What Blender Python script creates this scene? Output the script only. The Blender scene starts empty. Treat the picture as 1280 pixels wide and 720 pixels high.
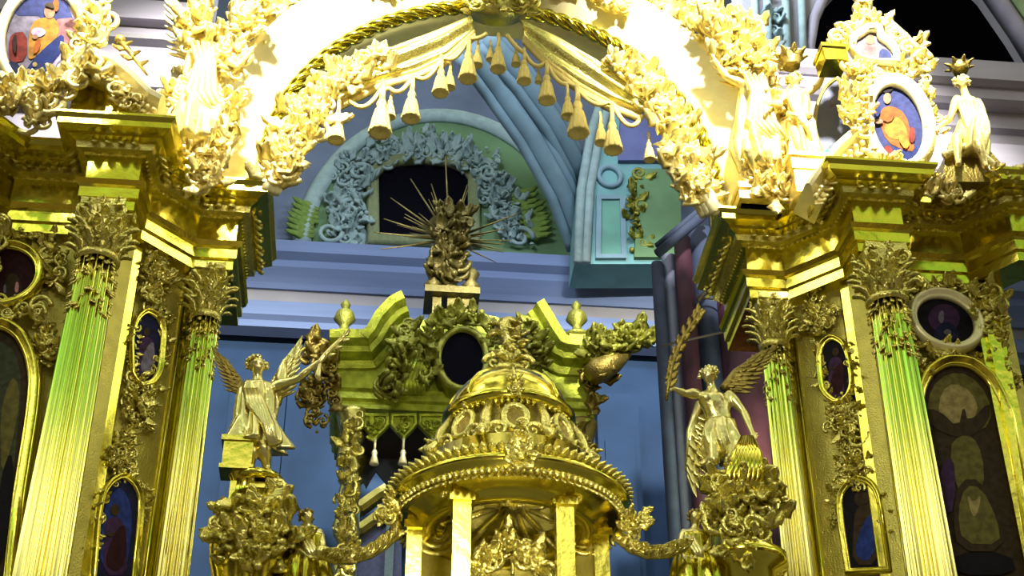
import bpy, math, random
from mathutils import Vector as V, Matrix, noise as mnoise
random.seed(7)
S = bpy.context.scene
COL = S.collection
PI = math.pi
R = math.radians

# ------------------------------------------------------------------ camera
F, PITCH, YAW, EYE = 1900.0, R(33.5), R(5.5), V((0, 0, 1.6))
cd = bpy.data.cameras.new('camera'); cam = bpy.data.objects.new('camera', cd); COL.objects.link(cam)
cam.location = EYE; cam.rotation_euler = (R(90)+PITCH, 0, -YAW)
cd.sensor_width = 36; cd.lens = F/1280*36; cd.clip_end = 300
S.camera = cam
S.view_settings.view_transform = 'Standard'; S.view_settings.look = 'None'
S.view_settings.gamma = 1; S.view_settings.use_curve_mapping = False
S.view_settings.exposure = 0.0

# ------------------------------------------------------------------ world: colour bands shaped for the gold to mirror, in place of the nave
def world():
    w = bpy.data.worlds.new('nave_stand_in'); S.world = w; w.use_nodes = True
    nt = w.node_tree; N = nt.nodes; L = nt.links; N.clear()
    tc = N.new('ShaderNodeTexCoord'); sp = N.new('ShaderNodeSeparateXYZ'); L.new(tc.outputs['Generated'], sp.inputs[0])
    rp = N.new('ShaderNodeValToRGB'); L.new(sp.outputs[2], rp.inputs[0])
    cr = rp.color_ramp
    stops = [(0.0, (.10, .07, .03)), (.30, (.26, .22, .10)), (.385, (.35, .38, .26)), (.405, (2.6, 2.6, 3.6)), (.445, (2.2, 2.0, 1.6)),
             (.470, (.22, .70, .16)), (.53, (.20, .62, .20)), (.565, (.42, .44, .20)), (.62, (.15, .17, .04)), (.72, (.7, .7, .5)), (1.0, (1.3, 1.3, 1.1))]
    while len(cr.elements) < len(stops): cr.elements.new(.5)
    for e, (p, c) in zip(cr.elements, stops): e.position = p; e.color = (*c, 1)
    mp = N.new('ShaderNodeMapping'); mp.inputs['Scale'].default_value = (3.2, 3.2, 1.6); L.new(tc.outputs['Generated'], mp.inputs[0])
    no = N.new('ShaderNodeTexNoise'); no.inputs['Scale'].default_value = 1.7; no.inputs['Detail'].default_value = 3; L.new(mp.outputs[0], no.inputs[0])
    r2 = N.new('ShaderNodeValToRGB'); L.new(no.outputs[0], r2.inputs[0])
    r2.color_ramp.elements[0].position = .42; r2.color_ramp.elements[0].color = (.07, .07, .05, 1)
    r2.color_ramp.elements[1].position = .60; r2.color_ramp.elements[1].color = (2.1, 2.1, 2.0, 1)
    mx = N.new('ShaderNodeMix'); mx.data_type = 'RGBA'; mx.blend_type = 'MULTIPLY'; mx.inputs[0].default_value = 1
    L.new(rp.outputs[0], mx.inputs[6]); L.new(r2.outputs[0], mx.inputs[7])
    bg = N.new('ShaderNodeBackground'); bg.inputs[1].default_value = 1.15; L.new(mx.outputs[2], bg.inputs[0])
    o = N.new('ShaderNodeOutputWorld'); L.new(bg.outputs[0], o.inputs[0])
world()

# ------------------------------------------------------------------ lamps
def aim(o, tgt): o.rotation_euler = (V(tgt)-o.location).to_track_quat('-Z', 'Y').to_euler()
def area(name, loc, tgt, sx, sy, power, col):
    l = bpy.data.lights.new(name, 'AREA'); l.shape = 'RECTANGLE'; l.size = sx; l.size_y = sy; l.energy = power; l.color = col
    o = bpy.data.objects.new(name, l); COL.objects.link(o); o.location = loc; aim(o, tgt); return o
def spot(name, loc, tgt, deg, power, col, blend=.3, rad=.3):
    l = bpy.data.lights.new(name, 'SPOT'); l.spot_size = R(deg); l.spot_blend = blend; l.energy = power; l.color = col; l.shadow_soft_size = rad
    o = bpy.data.objects.new(name, l); COL.objects.link(o); o.location = loc; aim(o, tgt); return o
area('frieze_light_left', (-9, 8.5, 20.45), (4.5, 12.9, 10.7), 2.2, 2.6, 170, (1, .97, .88))  # added area light; the right oblique frieze mirrors it as a white patch
area('frieze_light_right', (10, 11, 19.4), (-2.3, 12.9, 10.7), 2.2, 2.6, 150, (1, .96, .82))  # its added counterpart, mirrored by the left oblique frieze
area('panel_fill_left', (-9, 8.6, 17.0), (4.4, 12.9, 9.0), 2.6, 3.6, 60, (1, .96, .80))  # unseen fill added to brighten the right niche panel
area('panel_fill_right', (10, 11, 16.0), (-2.3, 12.9, 9.0), 2.6, 3.6, 60, (1, .96, .80))  # unseen fill added to brighten the left niche panel
# projectors that wash the shoulders of the arch and the figures above the cornice
spot('projector_left', (-1.5, 6.5, 16.5), (-1.9, 13.2, 14.1), 46, 17000, (1, .97, .84), .3)
spot('projector_right', (4.2, 6.5, 16.5), (4.9, 13.2, 14.1), 50, 19000, (1, .97, .84), .3)
spot('projector_far_left', (-4.2, 6.8, 15.5), (-3.9, 12.1, 12.75), 26, 4200, (1, .97, .84), .3)
spot('front_fill_light', (0.6, 3.5, 9.5), (1.0, 12.4, 8.6), 66, 1300, (1, .95, .76), .6, .4)  # added frontal fill spot for statues and panels, no fitting modelled
spot('shell_fill_light', (1.1, 7.5, 4.3), (1.12, 12.4, 7.2), 30, 1200, (1, .90, .62), .6, .3)  # low spot added to brighten the inside of the ciborium
# unseen area lights added behind the screen to light the chancel
area('chancel_light_left', (-1.2, 15.0, 19.6), (0.4, 24, 17.6), 2, 1.5, 360, (.80, .88, 1))
area('chancel_light_right', (4.0, 15.0, 19.6), (2.6, 24, 17.6), 2, 1.5, 360, (.80, .88, 1))
area('canopy_fill_light', (4.6, 15.6, 10.0), (1.0, 19.5, 12.8), 1.0, 1.0, 95, (.95, 1, .55))  # added yellow-green lamp that brightens and tints the altar canopy

# ------------------------------------------------------------------ pixels to points
cp, sp_, cy, sy = math.cos(PITCH), math.sin(PITCH), math.cos(YAW), math.sin(YAW)
FW = V((sy*cp, cy*cp, sp_)); RT = V((cy, -sy, 0)); UP = RT.cross(FW)
def ray(x, y): return (FW*F+RT*(x-640)+UP*(360-y)).normalized()
def at(x, y, Y): d = ray(x, y); return EYE+d*(Y/d.y)
def atp(x, y, p0, n):
    d = ray(x, y); return EYE+d*((V(p0)-EYE).dot(n)/d.dot(n))
def mpp(p): return (V(p)-EYE).dot(FW)/F          # metres per photograph pixel at a point

# ------------------------------------------------------------------ materials
def mat(name, base, rough=.5, metal=0.0, bump=0.0, bscale=30, var=0.0, vscale=6, base2=None, spec=.5, stretch=None):
    m = bpy.data.materials.new(name); m.use_nodes = True; nt = m.node_tree; N = nt.nodes; L = nt.links
    b = N['Principled BSDF']; b.inputs['Base Color'].default_value = (*base, 1)
    b.inputs['Roughness'].default_value = rough; b.inputs['Metallic'].default_value = metal
    b.inputs['Specular IOR Level'].default_value = spec
    tc = N.new('ShaderNodeTexCoord'); src = tc.outputs['Object']
    if stretch:
        mp = N.new('ShaderNodeMapping'); mp.inputs['Scale'].default_value = stretch; L.new(src, mp.inputs[0]); src = mp.outputs[0]
    n1 = N.new('ShaderNodeTexNoise'); n1.inputs['Scale'].default_value = vscale; n1.inputs['Detail'].default_value = 4; L.new(src, n1.inputs[0])
    rp = N.new('ShaderNodeValToRGB'); L.new(n1.outputs[0], rp.inputs[0])
    c2 = base2 or tuple(min(1, c*(1-var)) for c in base)
    rp.color_ramp.elements[0].position = .35; rp.color_ramp.elements[0].color = (*c2, 1)
    rp.color_ramp.elements[1].position = .65; rp.color_ramp.elements[1].color = (*base, 1)
    L.new(rp.outputs[0], b.inputs['Base Color'])
    if bump:
        n2 = N.new('ShaderNodeTexNoise'); n2.inputs['Scale'].default_value = bscale; n2.inputs['Detail'].default_value = 3; L.new(src, n2.inputs[0])
        bp = N.new('ShaderNodeBump'); bp.inputs['Strength'].default_value = bump; bp.inputs['Distance'].default_value = .02
        L.new(n2.outputs[0], bp.inputs['Height']); L.new(bp.outputs[0], b.inputs['Normal'])
    return m
M = {}
M['gold'] = mat('burnished_gold', (.76, .66, .09), .17, 1, .18, 7, .10)
M['shaft'] = mat('column_gold', (.80, .71, .17), .14, 1, 0, 7, .06)
M['carved'] = mat('carved_gold', (.80, .71, .20), .26, .9, .5, 45, .25)
M['pale'] = mat('lit_pale_gold', (.95, .87, .52), .45, .55, .15, 20, .08)  # gold made paler so the floodlit arch clips to white
M['palecarved'] = mat('lit_pale_carved_gold', (.94, .80, .34), .36, .75, .5, 40, .2)  # carved gold lightened in its colour for the blown-out upper parts
M['palestatue'] = mat('lit_pale_statue_gold', (.94, .78, .30), .36, .75, .25, 30, .15)  # statue gold lightened likewise, to look strongly lit
M['shell'] = mat('shell_gold', (.72, .64, .15), .45, .45, .5, 40, .2)
M['matte'] = mat('matte_gold', (.64, .55, .13), .36, .9, .5, 60, .2)
M['statue'] = mat('statue_gold', (.84, .75, .30), .28, .92, .25, 30, .15)
M['green'] = mat('green_lit_gilding', (.50, .56, .05), .42, .6, .5, 30, .45)  # green cast of the light put into the gilding colour
M['greencarved'] = mat('chancel_carving', (.34, .34, .05), .42, .6, .6, 40, .5)  # darker version for carving, same green light in its colour
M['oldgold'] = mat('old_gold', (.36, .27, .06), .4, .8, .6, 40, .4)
M['darkgold'] = mat('dark_gold', (.17, .14, .04), .42, .7, .6, 40, .4)  # darker gold for the radiant urn and its rays
M['tassel'] = mat('tassel_gold', (.82, .66, .22), .45, .6, .5, 60, .15, stretch=(6, 6, 1))
M['dark'] = mat('dark_void', (.004, .004, .007), .95, spec=0)
M['brown'] = mat('dark_brown', (.035, .022, .018), .7)
M['blue'] = mat('blue_plaster', (.019, .056, .145), .85, 0, .1, 6, .25, 1.2)
M['bluelight'] = mat('light_blue_plaster', (.165, .23, .43), .85, 0, .1, 5, .15, 1.5, stretch=(.3, 1, 4))
M['greywall'] = mat('grey_blue_vault', (.13, .17, .27), .85, 0, .1, 4, .3, 1)
M['greenwall'] = mat('green_plaster', (.13, .25, .12), .85, 0, .1, 5, .3, 1)
M['stucco'] = mat('stucco', (.28, .40, .42), .8, 0, .4, 20, .2)
M['teal'] = mat('teal_plaster', (.17, .38, .40), .8, 0, .1, 5, .2, 2)
M['teal2'] = mat('teal_panel', (.13, .33, .27), .8, 0, .1, 5, .2, 2)
M['rib'] = mat('rib_plaster', (.19, .31, .39), .8, 0, .1, 5, .2, 2)
M['lav'] = mat('lavender_plaster', (.33, .31, .39), .85, 0, .1, 5, .15, 1.5, stretch=(.4, 1, 3))
M['lavdark'] = mat('grey_plaster', (.28, .27, .30), .85, 0, .1, 5, .15, 1.5)
M['purple'] = mat('purple_marble', (.042, .011, .024), .7, 0, .05, 8, .5, 2.5, spec=.15)
M['greymarble'] = mat('grey_marble', (.026, .036, .075), .7, 0, .05, 8, .45, 2.5, spec=.15)
M['slate'] = mat('slate_paint', (.075, .085, .15), .6, 0, 0, 8, .3, 3)
M['floor'] = mat('stone_floor', (.16, .13, .11), .4, 0, .05, 6, .3, 2)
def paint(name, c, var=.45, sc=14): 
    if name not in M: M[name] = mat(name, c, .75, 0, .15, 40, var, sc, spec=.15)
    return M[name]
for n_, c_ in dict(p_blue=(.02, .04, .22), p_deep=(.010, .012, .05), p_red=(.5, .07, .05), p_orange=(.75, .26, .06), p_yellow=(.70, .42, .09), p_flesh=(.55, .33, .22),
                   p_pink=(.65, .30, .36), p_lilac=(.34, .28, .50), p_maroon=(.030, .006, .010), p_olive=(.14, .12, .03), p_umber=(.045, .028, .014), p_cream=(.34, .27, .10),
                   p_violet=(.05, .02, .07), p_teal=(.05, .36, .30), p_sky=(.09, .10, .30), p_black=(.006, .005, .010), p_greyv=(.16, .14, .20), p_sage=(.05, .06, .03)).items(): paint(n_, c_)

# ------------------------------------------------------------------ mesh builder
def perp(n):
    n = V(n).normalized(); a = V((0, 0, 1)) if abs(n.z) < .9 else V((1, 0, 0))
    u = a.cross(n).normalized(); return u, n.cross(u)
class MB:
    def __init__(s): s.v = []; s.f = []; s.m = []; s.sm = []; s.mi = 0
    def add(s, vs, fs, smooth=True):
        o = len(s.v); s.v += [tuple(p) for p in vs]
        for f in fs: s.f.append([i+o for i in f]); s.m.append(s.mi); s.sm.append(smooth)
    def box(s, c, size, rot=None):
        c = V(c); h = V(size)*.5; vs = []
        for z in (-1, 1):
            for y in (-1, 1):
                for x in (-1, 1):
                    p = V((x*h.x, y*h.y, z*h.z)); vs.append(c+(rot @ p if rot else p))
        s.add(vs, [(0, 2, 3, 1), (4, 5, 7, 6), (0, 1, 5, 4), (2, 6, 7, 3), (0, 4, 6, 2), (1, 3, 7, 5)], False)
    def grid(s, rows, closed=False, caps=False, smooth=True):
        n = len(rows[0]); vs = [p for r in rows for p in r]; fs = []
        for i in range(len(rows)-1):
            for j in range(n if closed else n-1):
                k = (j+1) % n; fs.append((i*n+j, i*n+k, (i+1)*n+k, (i+1)*n+j))
        if caps: fs.append(tuple(reversed(range(n)))); fs.append(tuple((len(rows)-1)*n+j for j in range(n)))
        s.add(vs, fs, smooth)
    def tube(s, pts, r, seg=8, caps=True, squash=1.0, twist=0):
        pts = [V(p) for p in pts]; n = len(pts); rr = r if isinstance(r, (list, tuple)) else [r]*n
        t0 = (pts[1]-pts[0]).normalized(); u, w = perp(t0); rows = []
        for i in range(n):
            t = (pts[min(i+1, n-1)]-pts[max(i-1, 0)])
            t = t.normalized() if t.length > 1e-9 else t0
            u = (u-t*u.dot(t)); u = u.normalized() if u.length > 1e-6 else perp(t)[0]; w = t.cross(u)
            rows.append([pts[i]+(u*math.cos(2*PI*j/seg)+w*math.sin(2*PI*j/seg)*squash)*rr[i] for j in range(seg)])
        s.grid(rows, True, caps)
    def ball(s, c, r, seg=10, rings=7, rot=None):
        c = V(c); rx, ry, rz = (r, r, r) if not isinstance(r, (list, tuple, V)) else r; vs = [V((0, 0, rz))]; fs = []
        for i in range(1, rings):
            a = PI*i/rings
            for j in range(seg):
                b = 2*PI*j/seg; vs.append(V((rx*math.sin(a)*math.cos(b), ry*math.sin(a)*math.sin(b), rz*math.cos(a))))
        vs.append(V((0, 0, -rz))); n = len(vs)-1
        for j in range(seg):
            k = (j+1) % seg; fs.append((0, 1+j, 1+k)); fs.append((n, n-seg+k, n-seg+j))
            for i in range(rings-2): fs.append((1+i*seg+j, 1+(i+1)*seg+j, 1+(i+1)*seg+k, 1+i*seg+k))
        s.add([c+(rot @ p if rot else p) for p in vs], fs)
    def lathe(s, prof, c, seg=32, a0=0, a1=2*PI, axis=None, smooth=True):
        c = V(c); full = abs(a1-a0-2*PI) < 1e-6; n = seg if full else seg+1
        ax = V(axis).normalized() if axis else V((0, 0, 1)); u, w = perp(ax) if axis else (V((1, 0, 0)), V((0, 1, 0)))
        s.grid([[c+ax*z+(u*math.cos(a0+(a1-a0)*j/seg)+w*math.sin(a0+(a1-a0)*j/seg))*r for j in range(n)] for r, z in prof], full, False, smooth)
    def leaf(s, p, d, n, L, W, curl=.5, n_l=5):
        p = V(p); d = V(d).normalized(); n = V(n); n = (n-d*n.dot(d)); n = n.normalized() if n.length > 1e-5 else perp(d)[0]; b = d.cross(n)
        top = []; th = W*.14
        for i in range(n_l+1):
            t = i/n_l; a = curl*t*1.6; w = W*(.25+1.1*math.sin(PI*min(1, t*.92+.06))**.8)*(1-.75*t**4)*(1+.22*math.cos(t*PI*5))
            if i == n_l: w = W*.06
            c = p+d*(L*(math.sin(a)/a*t if a > 1e-4 else t))+n*(L*((1-math.cos(a))/a*t if a > 1e-4 else 0))
            nn = n*math.cos(a)-d*math.sin(a)
            top.append([c-b*w*.5-nn*th, c-b*w*.25+nn*th*1.2, c+nn*th*.3, c+b*w*.25+nn*th*1.2, c+b*w*.5-nn*th, c-nn*th*1.6])
        s.grid(top, True, True)
    def scroll(s, c, a, b, r0, turns, tr, sgn=1, ph=0, seg=7, grow=1.0):
        c = V(c); a = V(a).normalized(); b = V(b).normalized(); k = int(13*turns)+2; pts = []; rr = []
        for i in range(k+1):
            t = i/k; an = ph+sgn*2*PI*turns*t; r = r0*(1-t)**grow+tr*.5
            pts.append(c+(a*math.cos(an)+b*math.sin(an))*r); rr.append(tr*(1-.55*t))
        s.tube(pts, rr, seg); s.ball(pts[-1], tr*.9, 6, 5)
    def rosette(s, c, n, r, k=6):
        u, w = perp(n)
        for i in range(k):
            a = 2*PI*i/k; d = u*math.cos(a)+w*math.sin(a); s.leaf(V(c)+d*r*.12, d+V(n)*.25, n, r*.95, r*.75, .35, 3)
        s.ball(V(c)+V(n)*r*.18, r*.26, 6, 5)
    def foliage(s, pts, n, spread, size, k, scrolls=.2, beads=.25, flat=.5, along=None):
        n = V(n).normalized(); u, w = perp(n); pts = [V(p) for p in pts]
        for i in range(k):
            t = random.random()*(len(pts)-1); j = min(int(t), len(pts)-2) if len(pts) > 1 else 0
            p = pts[j].lerp(pts[j+1], t-j) if len(pts) > 1 else pts[0]
            a = random.random()*2*PI; rr = spread*math.sqrt(random.random())
            q = p+(u*math.cos(a)+w*math.sin(a))*rr+n*random.uniform(0, flat)*size
            x = random.random(); b = random.random()*2*PI; d = u*math.cos(b)+w*math.sin(b)
            if along is not None: d = d*.6+V(along)
            sz = size*random.uniform(.6, 1.25)
            if x < scrolls: s.scroll(q, d, d.cross(n), sz*.42, random.uniform(1.1, 1.6), sz*.13, random.choice((-1, 1)), 0, 6)
            elif x < scrolls+beads: s.ball(q, sz*.2*random.uniform(.6, 1.1), 7, 5)
            else: s.leaf(q, d+n*random.uniform(-.1, .6), n, sz, sz*.5, random.uniform(.3, 1.1))
    def sweep(s, path, prof, up=None, closed=False, smooth=False):
        """profile (out, rise) swept along plan polyline [(x, y)], mitred; out is to the right of travel"""
        n = len(path); P2 = [V((p[0], p[1])) for p in path]; rows = []
        def nr(a, b): d = (b-a).normalized(); return V((d.y, -d.x))
        for i in range(n):
            if closed: n1 = nr(P2[i-1], P2[i]); n2 = nr(P2[i], P2[(i+1) % n])
            else:
                n1 = nr(P2[max(i-1, 0)], P2[max(i, 1)]); n2 = nr(P2[min(i, n-2)], P2[min(i+1, n-1)])
            m = (n1+n2); m = m/max(.35, m.dot(n1)) if m.length > 1e-6 else n1
            rows.append([V((P2[i].x+m.x*o, P2[i].y+m.y*o, z)) for o, z in prof])
        if closed: rows.append(rows[0])
        s.grid(rows, True, not closed, smooth)
    def ring(s, outline, n, prof, closed=True, smooth=True, thick=True):
        """outline: 3D points in a plane facing n; profile [(outward, forward)] swept round it"""
        n = V(n).normalized(); pts = [V(p) for p in outline]; k = len(pts); rows = []
        c = sum(pts, V((0, 0, 0)))/k
        area_ = sum(((pts[i]-c).cross(pts[(i+1) % k]-c)).dot(n) for i in range(k)); sg = 1 if area_ > 0 else -1
        for i in range(k):
            a = pts[i-1] if (closed or i > 0) else pts[i]; b = pts[(i+1) % k] if (closed or i < k-1) else pts[i]
            t1 = (pts[i]-a); t2 = (b-pts[i])
            n1 = t1.normalized().cross(n)*sg if t1.length > 1e-7 else None; n2 = t2.normalized().cross(n)*sg if t2.length > 1e-7 else None
            n1 = n1 or n2; n2 = n2 or n1; m = n1+n2; m = m/max(.4, m.dot(n1))
            rows.append([pts[i]+m*o+n*h for o, h in prof])
        if closed: rows.append(rows[0])
        s.grid(rows, True, not closed, smooth)
    def plate(s, outline, n, th, fwd=0.0):
        n = V(n).normalized(); o = [V(p)+n*fwd for p in outline]; k = len(o)
        c = sum(o, V((0, 0, 0)))/k
        if sum(((o[i]-c).cross(o[(i+1) % k]-c)).dot(n) for i in range(k)) < 0: o.reverse()
        vs = o+[p-n*th for p in o]
        s.add(vs, [tuple(range(k)), tuple(reversed(range(k, 2*k)))]+[(i, k+i, k+(i+1) % k, (i+1) % k) for i in range(k)], False)
    def build(s, name, mats, parent=None, mods=None):
        me = bpy.data.meshes.new(name); me.from_pydata(s.v, [], s.f)
        me.polygons.foreach_set('use_smooth', s.sm); me.polygons.foreach_set('material_index', s.m)
        for m in (mats if isinstance(mats, (list, tuple)) else [mats]): me.materials.append(m)
        me.update(); o = bpy.data.objects.new(name, me); COL.objects.link(o)
        if parent:
            o.parent = parent; o.matrix_parent_inverse = Matrix.Translation(parent.location).inverted() if parent.parent is None else Matrix.Identity(4)
        return o
def thing(name, label, cat, loc, group=None):
    o = bpy.data.objects.new(name, None); COL.objects.link(o); o.location = loc; o.empty_display_size = .1
    tag(o, label, cat, group); return o
def tag(o, label, cat, group=None):
    o['label'] = label; o['category'] = cat
    if group: o['group'] = group
    return o
def struct(mb, name, m): o = mb.build(name, m); o['kind'] = 'structure'; return o
def copy_thing(src, loc, scale, label):
    r = src.copy(); COL.objects.link(r); r.location = loc; r.scale = (scale,)*3; r['label'] = label
    for c in src.children:
        d = c.copy(); COL.objects.link(d); d.parent = r
    return r
def ell(c, a, b, rx, ry, k=40, tilt=0):
    c = V(c); ct, st = math.cos(tilt), math.sin(tilt); o = []
    for i in range(k):
        t = 2*PI*i/k; x, y = rx*math.cos(t), ry*math.sin(t); o.append(c+V(a)*(x*ct-y*st)+V(b)*(x*st+y*ct))
    return o
def blob(c, rx, ry, k=14, j=.0): return [(c[0]+rx*math.cos(2*PI*i/k)*(1+random.uniform(-j, j)), c[1]+ry*math.sin(2*PI*i/k)*(1+random.uniform(-j, j))) for i in range(k)]
XR, ZU, NY = V((1, 0, 0)), V((0, 0, 1)), V((0, -1, 0))
XA = 1.09                                                   # the church's axis
CT, CB = 11.36, 10.42                                       # top of the cornice, underside of the architrave
BASE = [(2.72, 14.3), (2.72, 13.2), (3.13, 13.2), (3.60, 12.72), (3.62, 12.25), (4.14, 12.25), (4.14, 12.72), (4.95, 12.72), (5.30, 12.25), (6.4, 12.25)]
def side(s, u): return XA+s*u
SN = {-1: 'left', 1: 'right'}

# ================================================================== the setting
mb = MB(); mb.box((1, 12, -.1), (70, 40, .2)); struct(mb, 'floor', M['floor'])
YB = 24.0
def wall_back():
    mb = MB(); mb.box((1, YB+1.2, 15), (70, 2, 36)); struct(mb, 'wall_back', M['blue'])
    # the upper wall above the cornice: green lunette in a grey vault
    zc = at(560, 312, YB-.3).z
    mb = MB(); mb.box((1, YB+.1, zc+7), (26, .3, 14)); struct(mb, 'wall_vault', M['greywall'])
    c = at(548, 318, YB-.1); rx = .5*(at(716, 318, YB-.1).x-at(384, 318, YB-.1).x); rz = at(540, 150, YB-.1).z-c.z
    c.x = .5*(at(716, 318, YB-.1).x+at(384, 318, YB-.1).x)
    out = [c+V((rx*math.cos(PI*i/40), 0, rz*math.sin(PI*i/40))) for i in range(41)]
    mb = MB(); mb.plate(out, NY, .3, .0); struct(mb, 'wall_lunette', M['greenwall'])
    mb = MB(); mb.ring(out, NY, [(-.05, -.05), (-.05, .10), (.06, .16), (.22, .12), (.30, .02), (.30, -.05)], False); struct(mb, 'trim_1', M['stucco'])
    # dark window niche with a segmental head
    w = [(473, 297), (472, 222), (480, 213), (500, 207), (530, 205), (560, 208), (579, 216), (586, 225), (586, 299)]
    o = [at(x, y, YB-.12) for x, y in w]
    mb = MB(); mb.plate(o, NY, .05, .0); win = struct(mb, 'window_1', M['dark'])
    mb = MB(); mb.ring(o, NY, [(-.02, -.05), (-.02, .10), (.05, .16), (.13, .10), (.17, .16), (.22, .08), (.22, -.05)]); mb.build('window_frame', paint('sage_frame', (.20, .24, .13), .2), win)
    # cornice bands of the chancel wall
    p = [(-30, YB), (32, YB)]; zt = at(560, 311, YB-.75).z
    def zz(y): return at(560, y, YB-.4).z
    mb = MB(); mb.sweep(p, [(0, zt), (.75, zt), (.75, zz(338)), (.62, zz(344)), (.62, zz(352)), (.45, zz(366)), (.40, zz(372)), (0, zz(372))]); struct(mb, 'trim_2', M['bluelight'])
    mb = MB(); mb.sweep(p, [(0, zz(372)), (.34, zz(372)), (.34, zz(388)), (0, zz(388))]); struct(mb, 'trim_3', M['lavdark'])
    mb = MB(); mb.sweep(p, [(0, zz(388)), (.42, zz(388)), (.40, zz(404)), (.30, zz(408)), (.30, zz(416)), (0, zz(418))]); struct(mb, 'trim_4', M['bluelight'])
    # broad pilasters on the blue wall
    for k, (x0, x1) in enumerate(((748, 800), (836, 900), (280, 352))):
        a, b = at(x0, 560, YB-.1), at(x1, 560, YB-.1); mb = MB(); mb.box(((a.x+b.x)/2, YB+.05, 7.6), (b.x-a.x, .3, 15.4))
        mb.box(((a.x+b.x)/2, YB-.12, 7.2), ((b.x-a.x)*.7, .1, 14.2)); struct(mb, f'trim_{5+k}', M['blue'])
wall_back()

def stucco():
    mb = MB(); Yp = YB-.2; n = NY
    path = [(440, 292), (432, 262), (436, 232), (455, 205), (490, 188), (530, 184), (575, 190), (605, 208), (624, 240), (634, 270), (652, 298)]
    pts = [at(x, y, Yp) for x, y in path]
    for i in range(len(pts)-1):
        for t in (0, .5): mb.ball(pts[i].lerp(pts[i+1], t)+V((0, .14, 0)), (.34, .13, .34), 10, 6)
    mb.foliage(pts, n, .40, .27, 330, .16, .14, .2)
    for (x, y, sg, r) in ((437, 262, 1, .26), (412, 290, -1, .22), (628, 262, -1, .26), (650, 297, 1, .24), (450, 215, 1, .2), (610, 215, -1, .2)):
        mb.scroll(at(x, y, Yp-.06), XR, ZU, r, 1.5, .055, sg)
    for i in range(7): mb.leaf(at(505+i*11, 196, Yp), V((math.sin((i-3)*.25), 0, 1)), n, .55, .22, .5)
    o = mb.build('stucco_ornament', M['stucco']); tag(o, 'pale grey stucco scrollwork around the dark window of the lunette', 'ornament')
    for sd_, lab in ((1, 'yellow-green palm leaves right of the stucco scrollwork'), (-1, 'yellow-green palm leaves left of the stucco scrollwork')):
        mb = MB()
        for (x, y) in ((640, 245), (650, 262), (655, 280)) if sd_ > 0 else ((398, 262), (392, 280)):
            for k in range(4): mb.leaf(at(x, y+k*5, YB-.22), V((sd_, 0, .35-k*.1)), NY, .55, .16, .3)
        tag(mb.build('stucco_palm', paint('palm_green', (.17, .27, .06), .3)), lab, 'ornament')
stucco()

def ribs():
    # two diagonal vault ribs that come down to the teal pier
    Ya, Yb = 20.0, 23.4
    for k, path in enumerate(([(585, 60), (620, 108), (662, 168), (700, 236), (724, 300)], [(605, 45), (650, 95), (688, 148), (716, 200), (728, 240)])):
        pts = [at(x, y, Ya+(Yb-Ya)*i/4) for i, (x, y) in enumerate(path)]
        fine = []
        for i in range(4):
            for t in range(6): fine.append(pts[i].lerp(pts[i+1], t/6))
        fine.append(pts[4]); mb = MB()
        for off, r in ((-.28, .10), (0, .20), (.28, .10)):
            d = (fine[-1]-fine[0]).normalized(); sd = d.cross(NY).normalized(); mb.tube([p+sd*off for p in fine], r, 8)
        struct(mb, f'trim_{10+k}', M['rib'])
    # pier with roundel and sunk panel
    Yp = 22.4
    def q(x, y): return at(x, y, Yp)
    mb = MB()
    o = [q(718, 330), (q(722, 235)), q(735, 165), q(750, 120), q(840, 120), q(842, 330)]
    mb.plate(o, NY, .8); struct(mb, 'wall_pier', M['teal'])
    mb = MB()
    for xs in ([(722, 330), (726, 240), (738, 170), (754, 118)], [(732, 330), (737, 240), (748, 175), (762, 125)]): mb.tube([q(*p)+V((0, -.05, 0)) for p in xs], .09, 8)
    struct(mb, 'trim_12', M['stucco'])
    mb = MB(); mb.plate([q(748, 322), q(749, 250), q(776, 250), q(778, 322)], NY, .04, .03); struct(mb, 'trim_13', M['teal2'])
    mb = MB(); mb.ring([q(748, 322), q(749, 250), q(776, 250), q(778, 322)], NY, [(-.03, 0), (-.03, .08), (.06, .08), (.06, 0)], smooth=False)
    mb.ring(ell(q(762, 222), XR, ZU, .18, .2, 24), NY, [(-.03, 0), (0, .09), (.06, .09), (.08, 0)]); struct(mb, 'trim_14', M['rib'])
    mb = MB(); mb.plate([q(772, 205), q(775, 140), q(850, 140), q(850, 205)], NY, .1, .12); struct(mb, 'wall_spandrel', paint('vault_violet', (.14, .16, .36), .2, 2))
    mb = MB(); mb.plate([q(792, 325), q(796, 215), q(850, 215), q(850, 325)], NY, .1, .10); struct(mb, 'trim_15', M['greenwall'])
    mb = MB(); mb.foliage([q(796, 320), q(794, 260), q(800, 225)], NY, .15, .28, 40, .2, .2, .4)
    tag(mb.build('painted_leaf_border', M['greencarved']), 'thin leafy border beside the teal pier with a roundel', 'ornament')
ribs()

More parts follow.
